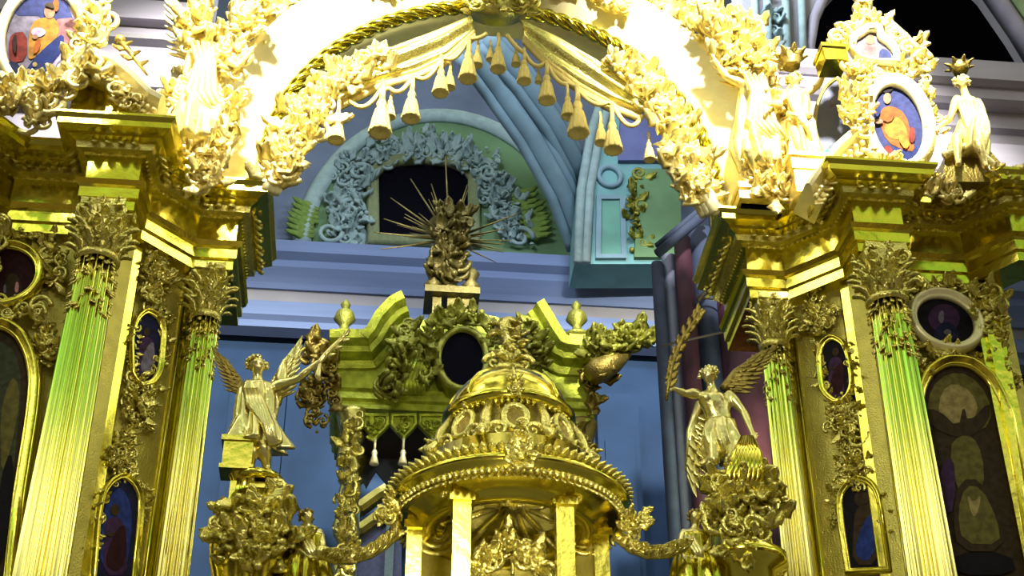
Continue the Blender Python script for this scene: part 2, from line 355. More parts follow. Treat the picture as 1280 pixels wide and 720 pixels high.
def side_walls():
    # upper left wall: pale mouldings
    Yw = 16.5
    def z(y): return at(180, y, Yw).z
    mb = MB(); mb.box((-5.4, Yw+.4, z(60)), (5.2, .3, 6)); struct(mb, 'wall_left', M['lav'])
    p = [(-8, Yw), (-2.75, Yw)]
    mb = MB()
    for y0, y1, o in ((18, 30, .25), (30, 52, .5), (52, 62, .3), (62, 100, .15), (100, 130, .4)): mb.sweep(p, [(-.3, z(y0)), (o, z(y0)), (o, z(y1)-.02), (o-.08, z(y1)), (-.3, z(y1))])
    struct(mb, 'trim_20', M['lav'])
    mb = MB(); mb.sweep(p, [(-.3, z(17)), (.53, z(17)), (.53, z(24)), (-.3, z(24))]); mb.sweep(p, [(-.3, z(62)), (.32, z(62)), (.32, z(67)), (-.3, z(67))]); struct(mb, 'trim_21', M['lavdark'])  # grey strips; the upper one puts a shadow band into the colour
    # upper right wall with the dark arched opening
    Yw = 17.0
    mb = MB()
    def q(x, y, d=0): return at(x, y, Yw-d)
    zt = q(1150, 92).z
    op = [q(1018, 92), q(1016, 60), q(1022, 25), q(1040, -15), q(1075, -55), q(1130, -75), q(1190, -65), q(1235, -20), q(1270, 30), q(1310, 95)]
    c = sum(op, V((0, 0, 0)))/len(op); outer = []
    for p in op:
        outer.append(V((c.x+(p.x-c.x)*1.0, Yw, p.z)))
    # wall sheet around the opening: strips from the opening edge outwards
    far = [V((5.1, Yw, op[0].z)), V((5.1, Yw, op[1].z)), V((5.1, Yw, 25)), V((5.6, Yw, 26)), V((7, Yw, 26)), V((9, Yw, 26)), V((11, Yw, 26)), V((13, Yw, 26)), V((13, Yw, 23)), V((13, Yw, op[-1].z))]
    rows = [[o_+V((0, .5, 0)) for o_ in op], op, [f for f in far]]
    mb.grid(rows, False, False, False); struct(mb, 'wall_right', M['lavdark'])
    mb = MB(); mb.ring(op, NY, [(-.02, -.3), (-.02, .06), (.06, .10), (.14, .04), (.14, -.1)], False); struct(mb, 'trim_22', M['lav'])
    mb = MB(); mb.ring([V((p.x, p.y, p.z)) for p in op[6:]], NY, [(.14, -.1), (.14, .22), (.75, .22), (.75, -.1)], False); struct(mb, 'trim_23', paint('green_arch', (.30, .42, .22), .2, 3))
    mb = MB(); mb.box((10.4, Yw+2.0, zt+2.2), (9, .2, 9)); struct(mb, 'window_2', M['dark'])
    p = [(5.1, Yw), (12, Yw)]
    def z(y): return at(1130, y, Yw-.4).z
    mb = MB()
    for y0, y1, o in ((86, 112, .7), (112, 128, .55), (128, 150, .3), (150, 175, .2), (175, 215, .45), (215, 300, .15)): mb.sweep(p, [(-.4, z(y0)), (o, z(y0)), (o, z(y1)+.05), (o-.1, z(y1)), (-.4, z(y1))])
    struct(mb, 'trim_24', M['lav'])
    mb = MB()
    for x in (946, 962, 985, 1005): mb.tube([q(x, 92, .1), q(x-4, -20, .1)], .06, 8)
    struct(mb, 'trim_25', M['stucco'])
    mb = MB(); mb.foliage([q(972, 70), q(966, 5)], NY, .12, .25, 24, .2, .2, .3); tag(mb.build('stucco_drop', M['stucco']), 'pale stucco leaf drop on the grey pilaster at upper right', 'ornament')
side_walls()

def marble_pier():
    # clustered purple and grey marble pier seen between the chancel and the right wing
    Yp = 16.5
    xs = [(822, 848, 'greymarble', .0), (846, 872, 'purple', .10), (868, 888, 'purple', .22), (884, 918, 'greymarble', .05), (914, 965, 'purple', .18)]
    xs = [(826, 842, 'greymarble', .05), (840, 860, 'slate', .0), (858, 880, 'purple', .18), (878, 912, 'greymarble', .05), (908, 962, 'purple', .2)]
    for k, (x0, x1, m, d) in enumerate(xs):
        yy = 430; a, b = at(x0, yy, Yp-d), at(x1, yy, Yp-d); zt = at((x0+x1)/2, 318-(x0-826)*.75 if x0 < 880 else 210, Yp).z
        r = (b.x-a.x)/2; mb = MB(); cx = (a.x+b.x)/2
        mb.lathe([(r, 0), (r, zt), (r*.9, zt+.02), (0, zt+.03)], (cx, Yp+.3-d, 0), 20)
        struct(mb, f'trim_{30+k}', M[m])
    mb = MB(); a = at(818, 330, Yp); b = at(880, 280, Yp)
    for dz, r in ((0, .07), (.12, .05)): mb.tube([a+V((0, -.25, dz)), b+V((0, -.3, dz))], r, 8)
    struct(mb, 'trim_36', M['greymarble'])
    # iron tie rods in front of the pier
    for a, b, r, lab in (((872, 376), (914, 326), .03, 'thick slanting iron rod crossing the purple marble pier'), ((828, 432), (905, 415), .015, 'thin iron rod crossing the marble pier beside the palm branch'), ((870, 372), (925, 376), .014, 'thin level iron rod crossing the top of the marble pier')):
        mb = MB(); mb.tube([at(*a, 16.50), at(*b, 16.36)], r, 6); tag(mb.build('iron_tie_rod', M['brown']), lab, 'rod', 'iron rods on the marble pier')
marble_pier()

# ================================================================== the gilded screen
mb = MB(); mb.box((XA, 13.1, 1.995), (13.4, 2.6, 3.99)); struct(mb, 'wall_screen', M['matte'])

def entablature(s):
    path = [(side(s, u), y) for u, y in BASE]
    if s > 0: path = [(x, y) for x, y in path]
    sg = 1
    def sw(m, prof):
        if s > 0: m.sweep(path, prof)
        else: m.sweep(list(reversed(path)), prof)
    nm = SN[s]
    t = thing('entablature', f'gilded stepped entablature over the columns on the {nm} of the arch', 'entablature', (side(s, 3.6), 12.6, CT))
    H = CT-CB; z = lambda f: CB+H*f
    m = MB(); sw(m, [(-.35, z(.66)), (.04, z(.66)), (.05, z(.70)), (.09, z(.72)), (.10, z(.76)), (.20, z(.80)), (.20, z(.83)), (.30, z(.86)), (.30, z(.93)), (.34, z(.97)), (.34, CT), (-.35, CT)]); m.build('cornice', M['gold'], t)
    m = MB(); sw(m, [(-.35, z(.34)), (0, z(.34)), (0, z(.66)), (-.35, z(.66))]); m.build('frieze', M['gold'], t)
    m = MB(); sw(m, [(-.35, CB), (0, CB), (0, z(.12)), (.03, z(.13)), (.03, z(.25)), (.06, z(.27)), (.08, z(.33)), (-.35, z(.34))]); m.build('architrave', M['gold'], t)
    # leaf row under the cornice
    m = MB(); sw(m, [(-.02, z(.69)), (.115, z(.70)), (.13, z(.78)), (-.02, z(.79))]); pts = [V((x, y, 0)) for x, y in path]
    for a, b in zip(pts[:-1], pts[1:]):
        d = (b-a); L = d.length; d.normalize(); nrm = V((d.y, -d.x, 0))*s
        k = max(1, int(L/.115))
        for i in range(k):
            p = a+d*(L*(i+.5)/k)+nrm*.14+V((0, 0, z(.745)))
            m.leaf(p+V((0, 0, .05)), V((0, 0, -1))+nrm*.3, nrm, .13, .075, .6, 4)
            if i % 2 == 0: m.box(p+nrm*.06+V((0, 0, .10)), (.06, .06, .05))
        for i in range(max(1, int(L/.06))):
            p = a+d*(L*(i+.5)/max(1, int(L/.06)))+nrm*.035+V((0, 0, z(.67))); m.ball(p, .018, 6, 4)
    m.build('leaf_row', M['carved'], t)
entablature(-1); entablature(1)

def column(s, u, Y, r0, r1, label):
    x = side(s, u); zb = 4.0; zt = CB; zc = 9.80
    t = thing('column', label, 'column', (x, Y, zb), 'fluted columns of the screen')
    m = MB(); nf = 18; rows = []
    for k in range(26):
        f = k/25; zz = zb+.35+(zc-zb-.35)*f; r = r0+(r1-r0)*f**1.4; row = []
        for j in range(nf*6):
            a = 2*PI*j/(nf*6); q = (j % 6)/6; d = .5-.5*math.cos(2*PI*q); row.append(V((x+math.cos(a)*r*(1-.16*d), Y+math.sin(a)*r*(1-.16*d), zz)))
        rows.append(row)
    m.grid(rows, True, True); shaft = m.build('shaft', M['shaft'], t)
    m = MB(); m.lathe([(r0*1.5, zb), (r0*1.5, zb+.1), (r0*1.4, zb+.14), (r0*1.35, zb+.2), (r0*1.1, zb+.26), (r0*1.2, zb+.3), (r0*1.05, zb+.36), (0, zb+.36)], (x, Y, 0), 28); m.build('base', M['gold'], t)
    # carved upper shaft: hanging leaf net
    m = MB()
    for k in range(130):
        a = random.random()*2*PI; zz = zc-.02-.62*random.random()**1.3; rr = r1*1.0; d = V((math.cos(a), math.sin(a), 0))
        m.leaf(V((x, Y, zz))+d*rr*.97, V((0, 0, -1))+d*.25, d, r1*.38, r1*.22, .5, 3)
    m.build('shaft_leaves', M['carved'], shaft)
    # composite capital
    m = MB(); h = zt-zc; m.lathe([(r1*.98, zc-.02), (r1*1.15, zc), (r1*1.15, zc+.04), (r1*.98, zc+.06), (r1*1.0, zc+h*.5), (r1*1.25, zc+h*.85), (0, zc+h*.86)], (x, Y, 0), 28)
    A = r1*1.55
    pts = []
    for i in range(4):
        for f in range(6):
            a = PI/4+i*PI/2; b = a+PI/2; tt = f/6; p = V((math.cos(a), math.sin(a), 0)).lerp(V((math.cos(b), math.sin(b), 0)), tt); p *= (1-.10*math.sin(PI*tt)); pts.append(V((x, Y, zt))+p*A*1.05)
    m.plate(pts, (0, 0, 1), h*.12)
    for tier, (zz, k, L, off, rr) in enumerate(((zc+.05, 10, h*.45, 0, 1.02), (zc+h*.28, 10, h*.48, .5, 1.06), (zc+h*.5, 8, h*.42, .25, 1.12))):
        for i in range(k):
            a = 2*PI*(i+off)/k; d = V((math.cos(a), math.sin(a), 0)); m.leaf(V((x, Y, zz))+d*r1*rr*.97, V((0, 0, 1))+d*.02, d, L*.85, r1*.5, 1.05, 5); m.ball(V((x, Y, zz+L*.62))+d*r1*(rr+.25), r1*.11, 6, 5)
    for i in range(4):
        a = PI/4+i*PI/2; d = V((math.cos(a), math.sin(a), 0)); m.scroll(V((x, Y, zt-h*.27))+d*r1*1.35, d, (0, 0, 1), r1*.36, 1.5, r1*.13, -1, PI*.5)
        a += PI/4; d = V((math.cos(a), math.sin(a), 0)); m.rosette(V((x, Y, zt-h*.14))+d*r1*1.45, d, r1*.3, 5)
    m.foliage([V((x, Y-r1*1.1, zc+h*.25)), V((x, Y-r1*1.2, zt-h*.25))], NY, r1*.95, r1*.42, 46, .25, .4)
    m.build('capital', M['carved'], t)
column(-1, 3.88, 12.27, .245, .185, 'thick fluted gilded column furthest left, beside the oval maroon icon')
column(-1, 2.93, 13.22, .170, .140, 'slender fluted gilded column just left of the arch opening')
column(1, 2.93, 13.22, .170, .140, 'slender fluted gilded column just right of the arch opening')
column(1, 3.84, 12.27, .245, .185, 'thick fluted gilded column left of the big arched icon on the right')

# ---------------------------------------------------------------- icons
def frame_prof(w, h): return [(-.01, -.03), (-.01, h*.35), (w*.12, h*.6), (w*.3, h*.45), (w*.5, h), (w*.8, h*.85), (w, h*.3), (w, -.03)]
def arch_round(p):
    o = []
    for i in range(len(p)):
        a, b, c = p[i-1], p[i], p[(i+1) % len(p)]
        if (a-b).length > .45 and (c-b).length > .45 or (a-b).angle(c-b) < R(112): o.append(b)
        else: k1 = min(.3, .12/max(.01, (a-b).length)); k2 = min(.3, .12/max(.01, (c-b).length)); o += [b.lerp(a, k1), b.lerp(b.lerp(a, k1).lerp(b.lerp(c, k2), .5), .5), b.lerp(c, k2)]
    return o
def soft(p, it=2):
    for _ in range(it):
        o = []
        for i in range(len(p)):
            a, b = p[i], p[(i+1) % len(p)]; o += [(a[0]*.75+b[0]*.25, a[1]*.75+b[1]*.25), (a[0]*.25+b[0]*.75, a[1]*.25+b[1]*.75)]
        p = o
    return p
def icon(name, label, outline, n, fw, fh, ground, shapes, mapper, fmat='gold', part_orn=None, cat='icon'):
    """outline: 3D points; shapes: list of (paint, [pixel points]) laid on the board from back to front"""
    n = V(n).normalized(); c = sum(outline, V((0, 0, 0)))/len(outline)
    t = thing(name, label, cat, c+n*-.03)
    if len(outline) < 30: c2 = outline[:]; outline = [V(p) for p in outline]; outline = arch_round(outline)
    m = MB(); mats = [M[ground]]; m.plate(outline, n, .04, .0)
    for k, (pm, pts) in enumerate(shapes):
        if M[pm] not in mats: mats.append(M[pm])
        m.mi = mats.index(M[pm]); m.plate([mapper(*p) for p in soft(pts, 1)], n, .003, .003*(k+1))
    m.build('painting', mats, t)
    m = MB(); m.ring(outline, n, frame_prof(fw, fh))
    per = [V(p) for p in outline]; L = sum((per[i]-per[i-1]).length for i in range(len(per))); 
    m.build('frame', M[fmat], t)
    if part_orn:
        m = MB(); part_orn(m); m.build('carving', M['palecarved' if fmat == 'pale' else 'carved'], t)
    return t
def figure_shapes(cx, cy, h, robe, cloak, flesh='p_flesh', halo=None, tilt=0):
    """a small painted standing figure: halo, robe, cloak fold, head, hands"""
    w = h*.30; o = []
    if halo: o.append((halo, blob((cx+tilt*h*.4, cy-h*.40), h*.14, h*.14)))
    o.append((robe, [(cx-w*.55, cy+h*.5), (cx-w*.5, cy), (cx-w*.42, cy-h*.25), (cx-w*.1+tilt*h*.3, cy-h*.31), (cx+w*.2+tilt*h*.3, cy-h*.30), (cx+w*.45, cy-h*.2), (cx+w*.5, cy+h*.1), (cx+w*.6, cy+h*.5)]))
    o.append((cloak, [(cx-w*.5, cy+h*.35), (cx-w*.1, cy-h*.05), (cx+w*.42, cy-h*.24), (cx+w*.55, cy), (cx+w*.5, cy+h*.3), (cx+w*.1, cy+h*.48)]))
    o.append((flesh, blob((cx+tilt*h*.35, cy-h*.40), h*.065, h*.085)))
    o.append((flesh, blob((cx-w*.2, cy-h*.06), h*.05, h*.03)))
    return o

def bay(s):
    """outer bay beside the thick column: gilded wall, an oval icon, a large arched icon"""
    nm = SN[s]; Yb = 12.78
    x0, x1 = side(s, 4.02), side(s, 5.35); 
    t = thing('bay_panel', f'gilded wall panel behind the icons at the far {nm}', 'panel', ((x0+x1)/2, Yb, 4.0))
    m = MB(); m.box(((x0+x1)/2, Yb+.14, 7.21), (abs(x1-x0), .2, 6.42)); m.build('backing', M['matte'], t)
    q = lambda x, y: at(x, y, Yb-.02)
    m = MB()
    if s < 0:
        for p, k in (([(60, 300), (70, 330), (72, 370)], 36), ([(50, 395), (66, 430), (58, 452)], 44), ([(10, 296), (45, 298)], 22), ([(2, 385), (30, 392)], 20)): m = MB(); m.foliage([q(*a) for a in p], NY, .09, .15, k, .25, .25); m.build('carving', M['carved'], t)
        for (x, y, sg) in ((50, 385, 1), (66, 440, -1), (62, 320, -1)): m = MB(); m.scroll(q(x, y)+V((0, -.05, 0)), XR, ZU, .10, 1.5, .03, sg); m.build('scroll', M['carved'], t)
    else:
        for p, k in (([(1128, 362), (1160, 356), (1200, 362)], 40), ([(1225, 375), (1238, 410), (1240, 450)], 60), ([(1130, 420), (1140, 450), (1150, 470)], 44), ([(1165, 440), (1200, 445)], 26), ([(1245, 440), (1262, 490)], 30)): m = MB(); m.foliage([q(*a) for a in p], NY, .09, .15, k, .25, .25); m.build('carving', M['carved'], t)
        for (x, y, sg) in ((1136, 452, 1), (1242, 460, -1), (1232, 400, -1), (1128, 380, 1)): m = MB(); m.scroll(q(x, y)+V((0, -.05, 0)), XR, ZU, .10, 1.5, .03, sg); m.build('scroll', M['carved'], t)
    m = MB()
    xe = side(s, 5.05); m.box((xe, Yb-.03, 7.2), (.26, .16, 6.4)); m.box((xe, Yb-.12, 7.0), (.12, .06, 5.6)); m.build('pilaster', M['gold'], t)
    m = MB(); m.foliage([V((xe, Yb-.12, 9.95)), V((xe, Yb-.12, 10.35))], NY, .16, .2, 46, .25, .25); m.build('pilaster_capital', M['carved'], t)
    if s < 0:
        q2 = lambda x, y: at(x, y, Yb-.06)
        c = q2(4, 344); rx = q2(45, 344).x-c.x; rz = at(4, 312, Yb-.06).z-c.z
        icon('oval_icon', 'dark maroon oval icon in a pale frame cut by the left edge', ell(c, XR, ZU, rx, rz), NY, .10, .09, 'p_maroon', [('p_umber', [(2, 375), (8, 345), (18, 340), (26, 352), (28, 372)]), ('p_pink', [(18, 365), (20, 352), (24, 354), (23, 366)]), ('p_greyv', [(4, 366), (5, 356), (8, 357), (8, 367)])], q2)
        o = [(-45, 745), (-45, 470), (-40, 440), (-22, 418), (2, 412), (20, 424), (32, 448), (37, 478), (33, 520), (17, 620), (3, 745)]
        icon('arched_icon', 'big dark arched icon at the lower left edge beside the thick column', [q2(*p) for p in o], NY, .13, .10, 'p_umber', [('p_sage', [(-40, 700), (-38, 480), (-20, 430), (0, 425), (20, 440), (28, 480), (20, 560), (5, 680)]), ('p_olive', [(0, 520), (10, 480), (20, 470), (26, 500), (14, 560), (2, 600)]), ('p_black', [(0, 600), (14, 560), (18, 600), (6, 700), (-10, 715)])], q2)
    else:
        q2 = lambda x, y: at(x, y, Yb-.06)
        a, b = q2(1146, 402), q2(1218, 402); c = q2(1181, 402); rz = q2(1181, 374).z-c.z
        icon('oval_icon', 'black oval icon in a pale frame above the big arched icon on the right', ell(c, XR, ZU, (b.x-a.x)/2, rz*1.02, 40, R(-14)), NY, .10, .10, 'p_black', [('p_violet', blob((1180, 398), 20, 18)), ('p_deep', [(1165, 425), (1172, 405), (1190, 402), (1200, 420), (1192, 427)]), ('p_greyv', [(1172, 400), (1174, 390), (1179, 388), (1180, 398), (1177, 406)]), ('p_greyv', [(1178, 416), (1184, 411), (1190, 416), (1184, 420)])], q2, 'pale')
        o = [(1186, 760), (1170, 640), (1152, 520), (1155, 490), (1165, 470), (1185, 458), (1210, 460), (1232, 478), (1246, 505), (1252, 520), (1290, 760)]
        icon('arched_icon', 'big dark brown arched icon at right with a pale winged figure', [q2(*p) for p in o], NY, .12, .11, 'p_umber', [
            ('p_olive', [(1158, 520), (1163, 485), (1185, 466), (1212, 468), (1236, 495), (1240, 530), (1210, 545), (1175, 540)]),
            ('p_cream', [(1172, 520), (1176, 490), (1192, 478), (1215, 490), (1224, 515), (1205, 532), (1188, 534)]),
            ('p_umber', [(1150, 512), (1172, 512), (1198, 536), (1204, 505), (1210, 530), (1238, 500), (1236, 526), (1216, 546), (1196, 548), (1165, 535)]),
            ('p_olive', [(1186, 560), (1198, 545), (1216, 546), (1228, 570), (1230, 610), (1210, 620), (1194, 610)]),
            ('p_umber', [(1196, 690), (1190, 640), (1200, 600), (1225, 600), (1248, 640), (1256, 690)]),
            ('p_olive', [(1202, 680), (1196, 640), (1206, 608), (1226, 610), (1246, 650), (1250, 682)]),
            ('p_cream', [(1208, 618), (1216, 630), (1226, 618), (1222, 640), (1217, 648), (1212, 640)]),
            ('p_violet', [(1172, 620), (1176, 580), (1190, 570), (1194, 610), (1188, 650)]), ('p_black', [(1190, 720), (1188, 692), (1262, 692), (1270, 720)])], q2)
bay(-1); bay(1)

def niche_panel(s):
    nm = SN[s]
    a = V((side(s, 3.14), 13.42, 0)); b = V((side(s, 3.72), 12.84, 0)); d = (b-a); L = d.length; d.normalize()
    n = V((d.y, -d.x, 0)); n = n if n.y < 0 else -n
    q = lambda x, y, f=.0: atp(x, y, a+n*f, n)
    rot = Matrix(((d.x, -n.x, 0), (d.y, -n.y, 0), (0, 0, 1)))
    t = thing('niche_panel', f'narrow carved gilded panel holding two dark icons between the {nm} columns', 'panel', (a.x, a.y, 4.0))
    mid = (a+b)/2
    m = MB(); m.box(mid-n*.10+V((0, 0, 7.21)), (L, .18, 6.42), rot); m.build('backing', M['matte'], t)
    m = MB()
    for e in (.05, L-.05): m.box(a+d*e+n*.02+V((0, 0, 7.2)), (.11, .10, 6.38), rot); m.tube([a+d*(e+(.06 if e < .3 else -.06))+n*.05+V((0, 0, 4.1)), a+d*(e+(.06 if e < .3 else -.06))+n*.05+V((0, 0, 10.3))], .022, 6)
    m.build('border', M['gold'], t)
    # smooth strip joining the panel to the thick column
    m = MB(); e = b+d*.14+n*.0; m.box(e-n*.02+V((0, 0, 7.2)), (.30, .2, 6.4), rot); m.build('pilaster', M['matte'], t)
    m = MB()
    if s < 0:
        segs = [([(200, 325), (192, 350), (188, 380)], 80), ([(166, 400), (160, 440), (164, 474)], 26), ([(205, 400), (202, 440), (192, 476)], 26), ([(175, 482), (168, 520)], 46), ([(165, 540), (150, 552)], 30), ([(152, 570), (146, 590)], 44), ([(124, 620), (112, 690)], 22), ([(178, 610), (178, 650)], 12)]
        ctr = [(172, 520, 1), (160, 545, -1), (182, 500, -1)]
    else:
        segs = [([(1022, 388), (1030, 405)], 70), ([(1022, 430), (1030, 470), (1040, 500)], 26), ([(1062, 425), (1070, 470), (1066, 500)], 26), ([(1050, 510), (1058, 530)], 50), ([(1058, 548), (1062, 560)], 24), ([(1066, 580), (1072, 600)], 46), ([(1046, 615), (1044, 660)], 14), ([(1104, 610), (1112, 660)], 16)]
        ctr = [(1050, 530, 1), (1072, 545, -1), (1060, 515, -1)]
    for p, k in segs:
        m = MB(); m.foliage([q(x, y, .02) for x, y in p], n, .18 if k > 40 else .08, .12 if k > 40 else .09, int(k*2.2), .25, .4); m.build('carving', M['carved'], t)
    for x, y, sg in ctr: m = MB(); m.scroll(q(x, y, .05), d, ZU, .12, 1.4, .025, sg); m.build('scroll', M['carved'], t)
    q2 = lambda x, y: q(x, y, .05)
    if s < 0:
        o = [(166, 470), (165, 420), (172, 400), (183, 391), (195, 398), (201, 412), (197, 462), (188, 476), (176, 479)]
        icon('small_icon', 'small dark blue icon with cut corners, upper of two on the left panel', [q2(*p) for p in o], n, .055, .06, 'p_deep', figure_shapes(183, 440, 62, 'p_violet', 'p_greyv', 'p_umber'), q2)
        o = [(117, 735), (124, 650), (130, 618), (140, 604), (153, 597), (165, 606), (172, 622), (171, 650), (163, 735)]
        icon('small_icon', 'arched dark blue icon with violet figure, lower on the left panel', [q2(*p) for p in o], n, .06, .06, 'p_deep', [('p_blue', [(124, 715), (128, 640), (145, 608), (160, 618), (166, 650), (158, 715)])]+figure_shapes(143, 674, 90, 'p_violet', 'p_maroon', 'p_umber'), q2)
    else:
        o = [(1031, 488), (1027, 450), (1030, 432), (1040, 424), (1052, 430), (1059, 446), (1064, 480), (1058, 496), (1046, 501)]
        icon('small_icon', 'small blackish icon with cut corners, upper of two on the right panel', [q2(*p) for p in o], n, .055, .06, 'p_black', figure_shapes(1045, 465, 62, 'p_violet', 'p_maroon', 'p_umber'), q2)
        o = [(1064, 712), (1055, 650), (1053, 622), (1062, 608), (1074, 601), (1087, 606), (1097, 620), (1110, 710)]
        icon('small_icon', 'arched dark icon with brown and blue robed figure, lower on the right panel', [q2(*p) for p in o], n, .06, .06, 'p_black', figure_shapes(1081, 660, 92, 'p_umber', 'p_blue', 'p_umber', 'p_umber'), q2)
niche_panel(-1); niche_panel(1)

# ================================================================== the arch
AC = V((1.06, 13.25, 11.80)); AR = 2.50
def arc(r, k=64, a0=0., a1=PI, dy=0, leg=0.0):
    p = [AC+V((r*math.cos(a0+(a1-a0)*i/k), dy, r*math.sin(a0+(a1-a0)*i/k)*1.02)) for i in range(k+1)]
    if leg: p = [p[0]-V((0, 0, leg))]+p+[p[-1]-V((0, 0, leg))]
    return p
def arch():
    t = thing('gilded_arch', 'great pale gilded arch spanning the opening between the two wings', 'arch', AC)
    m = MB(); m.ring(arc(AR, 72, leg=.43), NY, [(.02, -.45), (.02, .02), (.10, .04), (.12, .10), (.55, .16), (.60, .22), (.70, .22), (.72, .10), (.72, -.45)], False); m.build('archivolt', M['pale'], t)
    m = MB(); pa = arc(AR-.02, 220, dy=-.08, leg=.43)
    for k in range(3):
        pts = []
        for i, p in enumerate(pa):
            a = i*.42+k*2*PI/3; rad = (p-AC); rad.y = 0; rad.normalize(); pts.append(p+rad*math.cos(a)*.05+V((0, 1, 0))*math.sin(a)*.05)
        m.tube(pts, .045, 6)
    m.build('rope_moulding', M['gold'], t)
    m = MB()
    # acanthus crest along the outer edge
    for i, p in enumerate(arc(AR+.86, 44, R(8), R(172), -.05)):
        rad = (p-AC); rad.y = 0; rad.normalize(); tan = V((rad.z, 0, -rad.x))
        for k in range(3): m.leaf(p+tan*random.uniform(-.08, .08), rad+tan*random.uniform(-.8, .8)+NY*.3, NY, random.uniform(.25, .45), .2, .8)
        if i % 2: m.scroll(p+rad*.1, tan, rad, .14, 1.4, .04, random.choice((-1, 1)))
    m.foliage(arc(AR+.95, 30, R(15), R(72), 0), NY, .26, .26, 190, .2, .2)
    m.foliage(arc(AR+.95, 30, R(108), R(165), 0), NY, .26, .26, 190, .2, .2)
    # raised foliage on the spandrels beside the keystone
    m.foliage(arc(AR+.40, 20, R(58), R(80), -.17), NY, .12, .2, 60, .25, .2); m.foliage(arc(AR+.40, 20, R(100), R(118), -.17), NY, .12, .2, 60, .25, .2)
    m.build('crest', M['palecarved'], t)
    m = MB(); c = at(620, 8, 12.95)
    m.ring(ell(c+V((0, .0, .25)), XR, ZU, .34, .28, 30), NY, [(-.03, -.2), (-.03, .05), (.04, .12), (.10, .05), (.10, -.2)])
    m.ball(c+V((0, .1, .25)), (.33, .12, .27))
    m.foliage([c+V((-.34, 0, .02)), c+V((.34, 0, .02))], NY, .12, .2, 60, .25, .3); m.build('keystone', M['carved'], t)
    # pale carved back wall between the arch and the wings
arch()

def drapery(s, top, bot, label):
    """gathered gilded curtain under the arch: lofted between upper and lower edge with long folds"""
    Yd = 13.0; n = 14
    def smp(path, t):
        t *= len(path)-1; i = min(int(t), len(path)-2); f = t-i; a, b = path[i], path[i+1]; return (a[0]+(b[0]-a[0])*f, a[1]+(b[1]-a[1])*f)
    rows = []; K = 24
    for i in range(K+1):
        t = i/K; a = at(*smp(top, t), Yd); b = at(*smp(bot, t), Yd); f_ = []; g_ = []
        for j in range(n+1):
            w = j/n; p = a.lerp(b, w); dp = .05*math.sin(w*PI*5+t*2.0)*(.4+t)+.10*math.sin(w*PI)
            f_.append(p+V((0, -dp-.02, 0))); g_.append(p+V((0, -dp+.03, 0)))
        rows.append(f_+g_[::-1])
    c = at(*smp(top, .5), Yd); t_ = thing('draped_curtain', label, 'drapery', c)
    m = MB(); m.grid(rows, True, True); m.build('cloth', M['carved'], t_)
    m = MB()
    for i in range(90):
        t = i/89; p = at(*smp(bot, t), Yd); m.tube([p+V((0, -.03, .03)), p+V((0, -.05, -.04)), p+V((0, -.03, -.085))], [.022, .028, .018], 6)
    m.tube([at(*smp(bot, i/40), Yd)+V((0, -.05, .045)) for i in range(41)], .028, 7); m.build('fringe', M['tassel'], t_)
    m = MB()
    if s < 0: pts = [(470, 82), (430, 100), (400, 128), (385, 150)]; pt2 = [(388, 150), (362, 185), (345, 222)]
    else: pts = [(760, 78), (800, 105), (826, 135), (842, 160)]; pt2 = [(842, 165), (858, 205), (868, 245)]
    P = [at(x, y, 12.95) for x, y in pts]; m.foliage(P, NY, .16, .24, 120, .15, .2); P2 = [at(x, y, 12.95) for x, y in pt2]; m.foliage(P2, NY, .20, .26, 120, .15, .2)
    for p in P+P2: m.rosette(p+V((random.uniform(-.1, .1), -.14, random.uniform(-.1, .1))), NY, .14, 6)
    m.build('flower_swag', M['palecarved'], t_)
    # the lower gathers of the curtain with a tied end
    m = MB()
    q = [(372, 165), (352, 195), (338, 222), (332, 238)] if s < 0 else [(848, 170), (864, 205), (880, 240), (892, 266)]
    for k in range(5): m.tube([at(x+(k-2)*6, y+abs(k-2)*2, 13.0-.04*(2-abs(k-2))) for x, y in q], [.05, .085, .075, .05], 8)
    m.build('gathered_end', M['pale'], t_)
drapery(-1, [(588, 22), (540, 42), (490, 62), (440, 92), (405, 122)], [(592, 46), (560, 76), (520, 95), (478, 106), (425, 132)], 'gathered gilded curtain with fringe hanging under the left half of the arch')
drapery(1, [(650, 26), (700, 50), (745, 78), (785, 110), (815, 140)], [(655, 52), (690, 88), (722, 112), (758, 132), (798, 146)], 'gathered gilded curtain with fringe hanging under the right half of the arch')

def cord(s, pts, label):
    m = MB(); out = []
    for a, b, sag in pts:
        A, B = at(*a, 12.88), at(*b, 12.88)
        for i in range(11):
            t = i/10; out.append(A.lerp(B, t)-V((0, 0, 4*t*(1-t)*sag)))
    m.tube(out, .028, 7); o = m.build('festoon_cord', M['tassel']); tag(o, label, 'cord')
cord(-1, [((438, 126), (476, 112), .16), ((487, 110), (515, 97), .12), ((520, 96), (550, 76), .12), ((556, 72), (584, 50), .12), ((588, 48), (608, 42), .03)], 'pale cord looping between the tassels under the left curtain')
cord(1, [((634, 44), (655, 66), .03), ((655, 66), (680, 80), .10), ((683, 78), (712, 104), .12), ((720, 108), (760, 128), .12), ((766, 130), (803, 145), .22)], 'pale cord looping between the tassels under the right curtain')

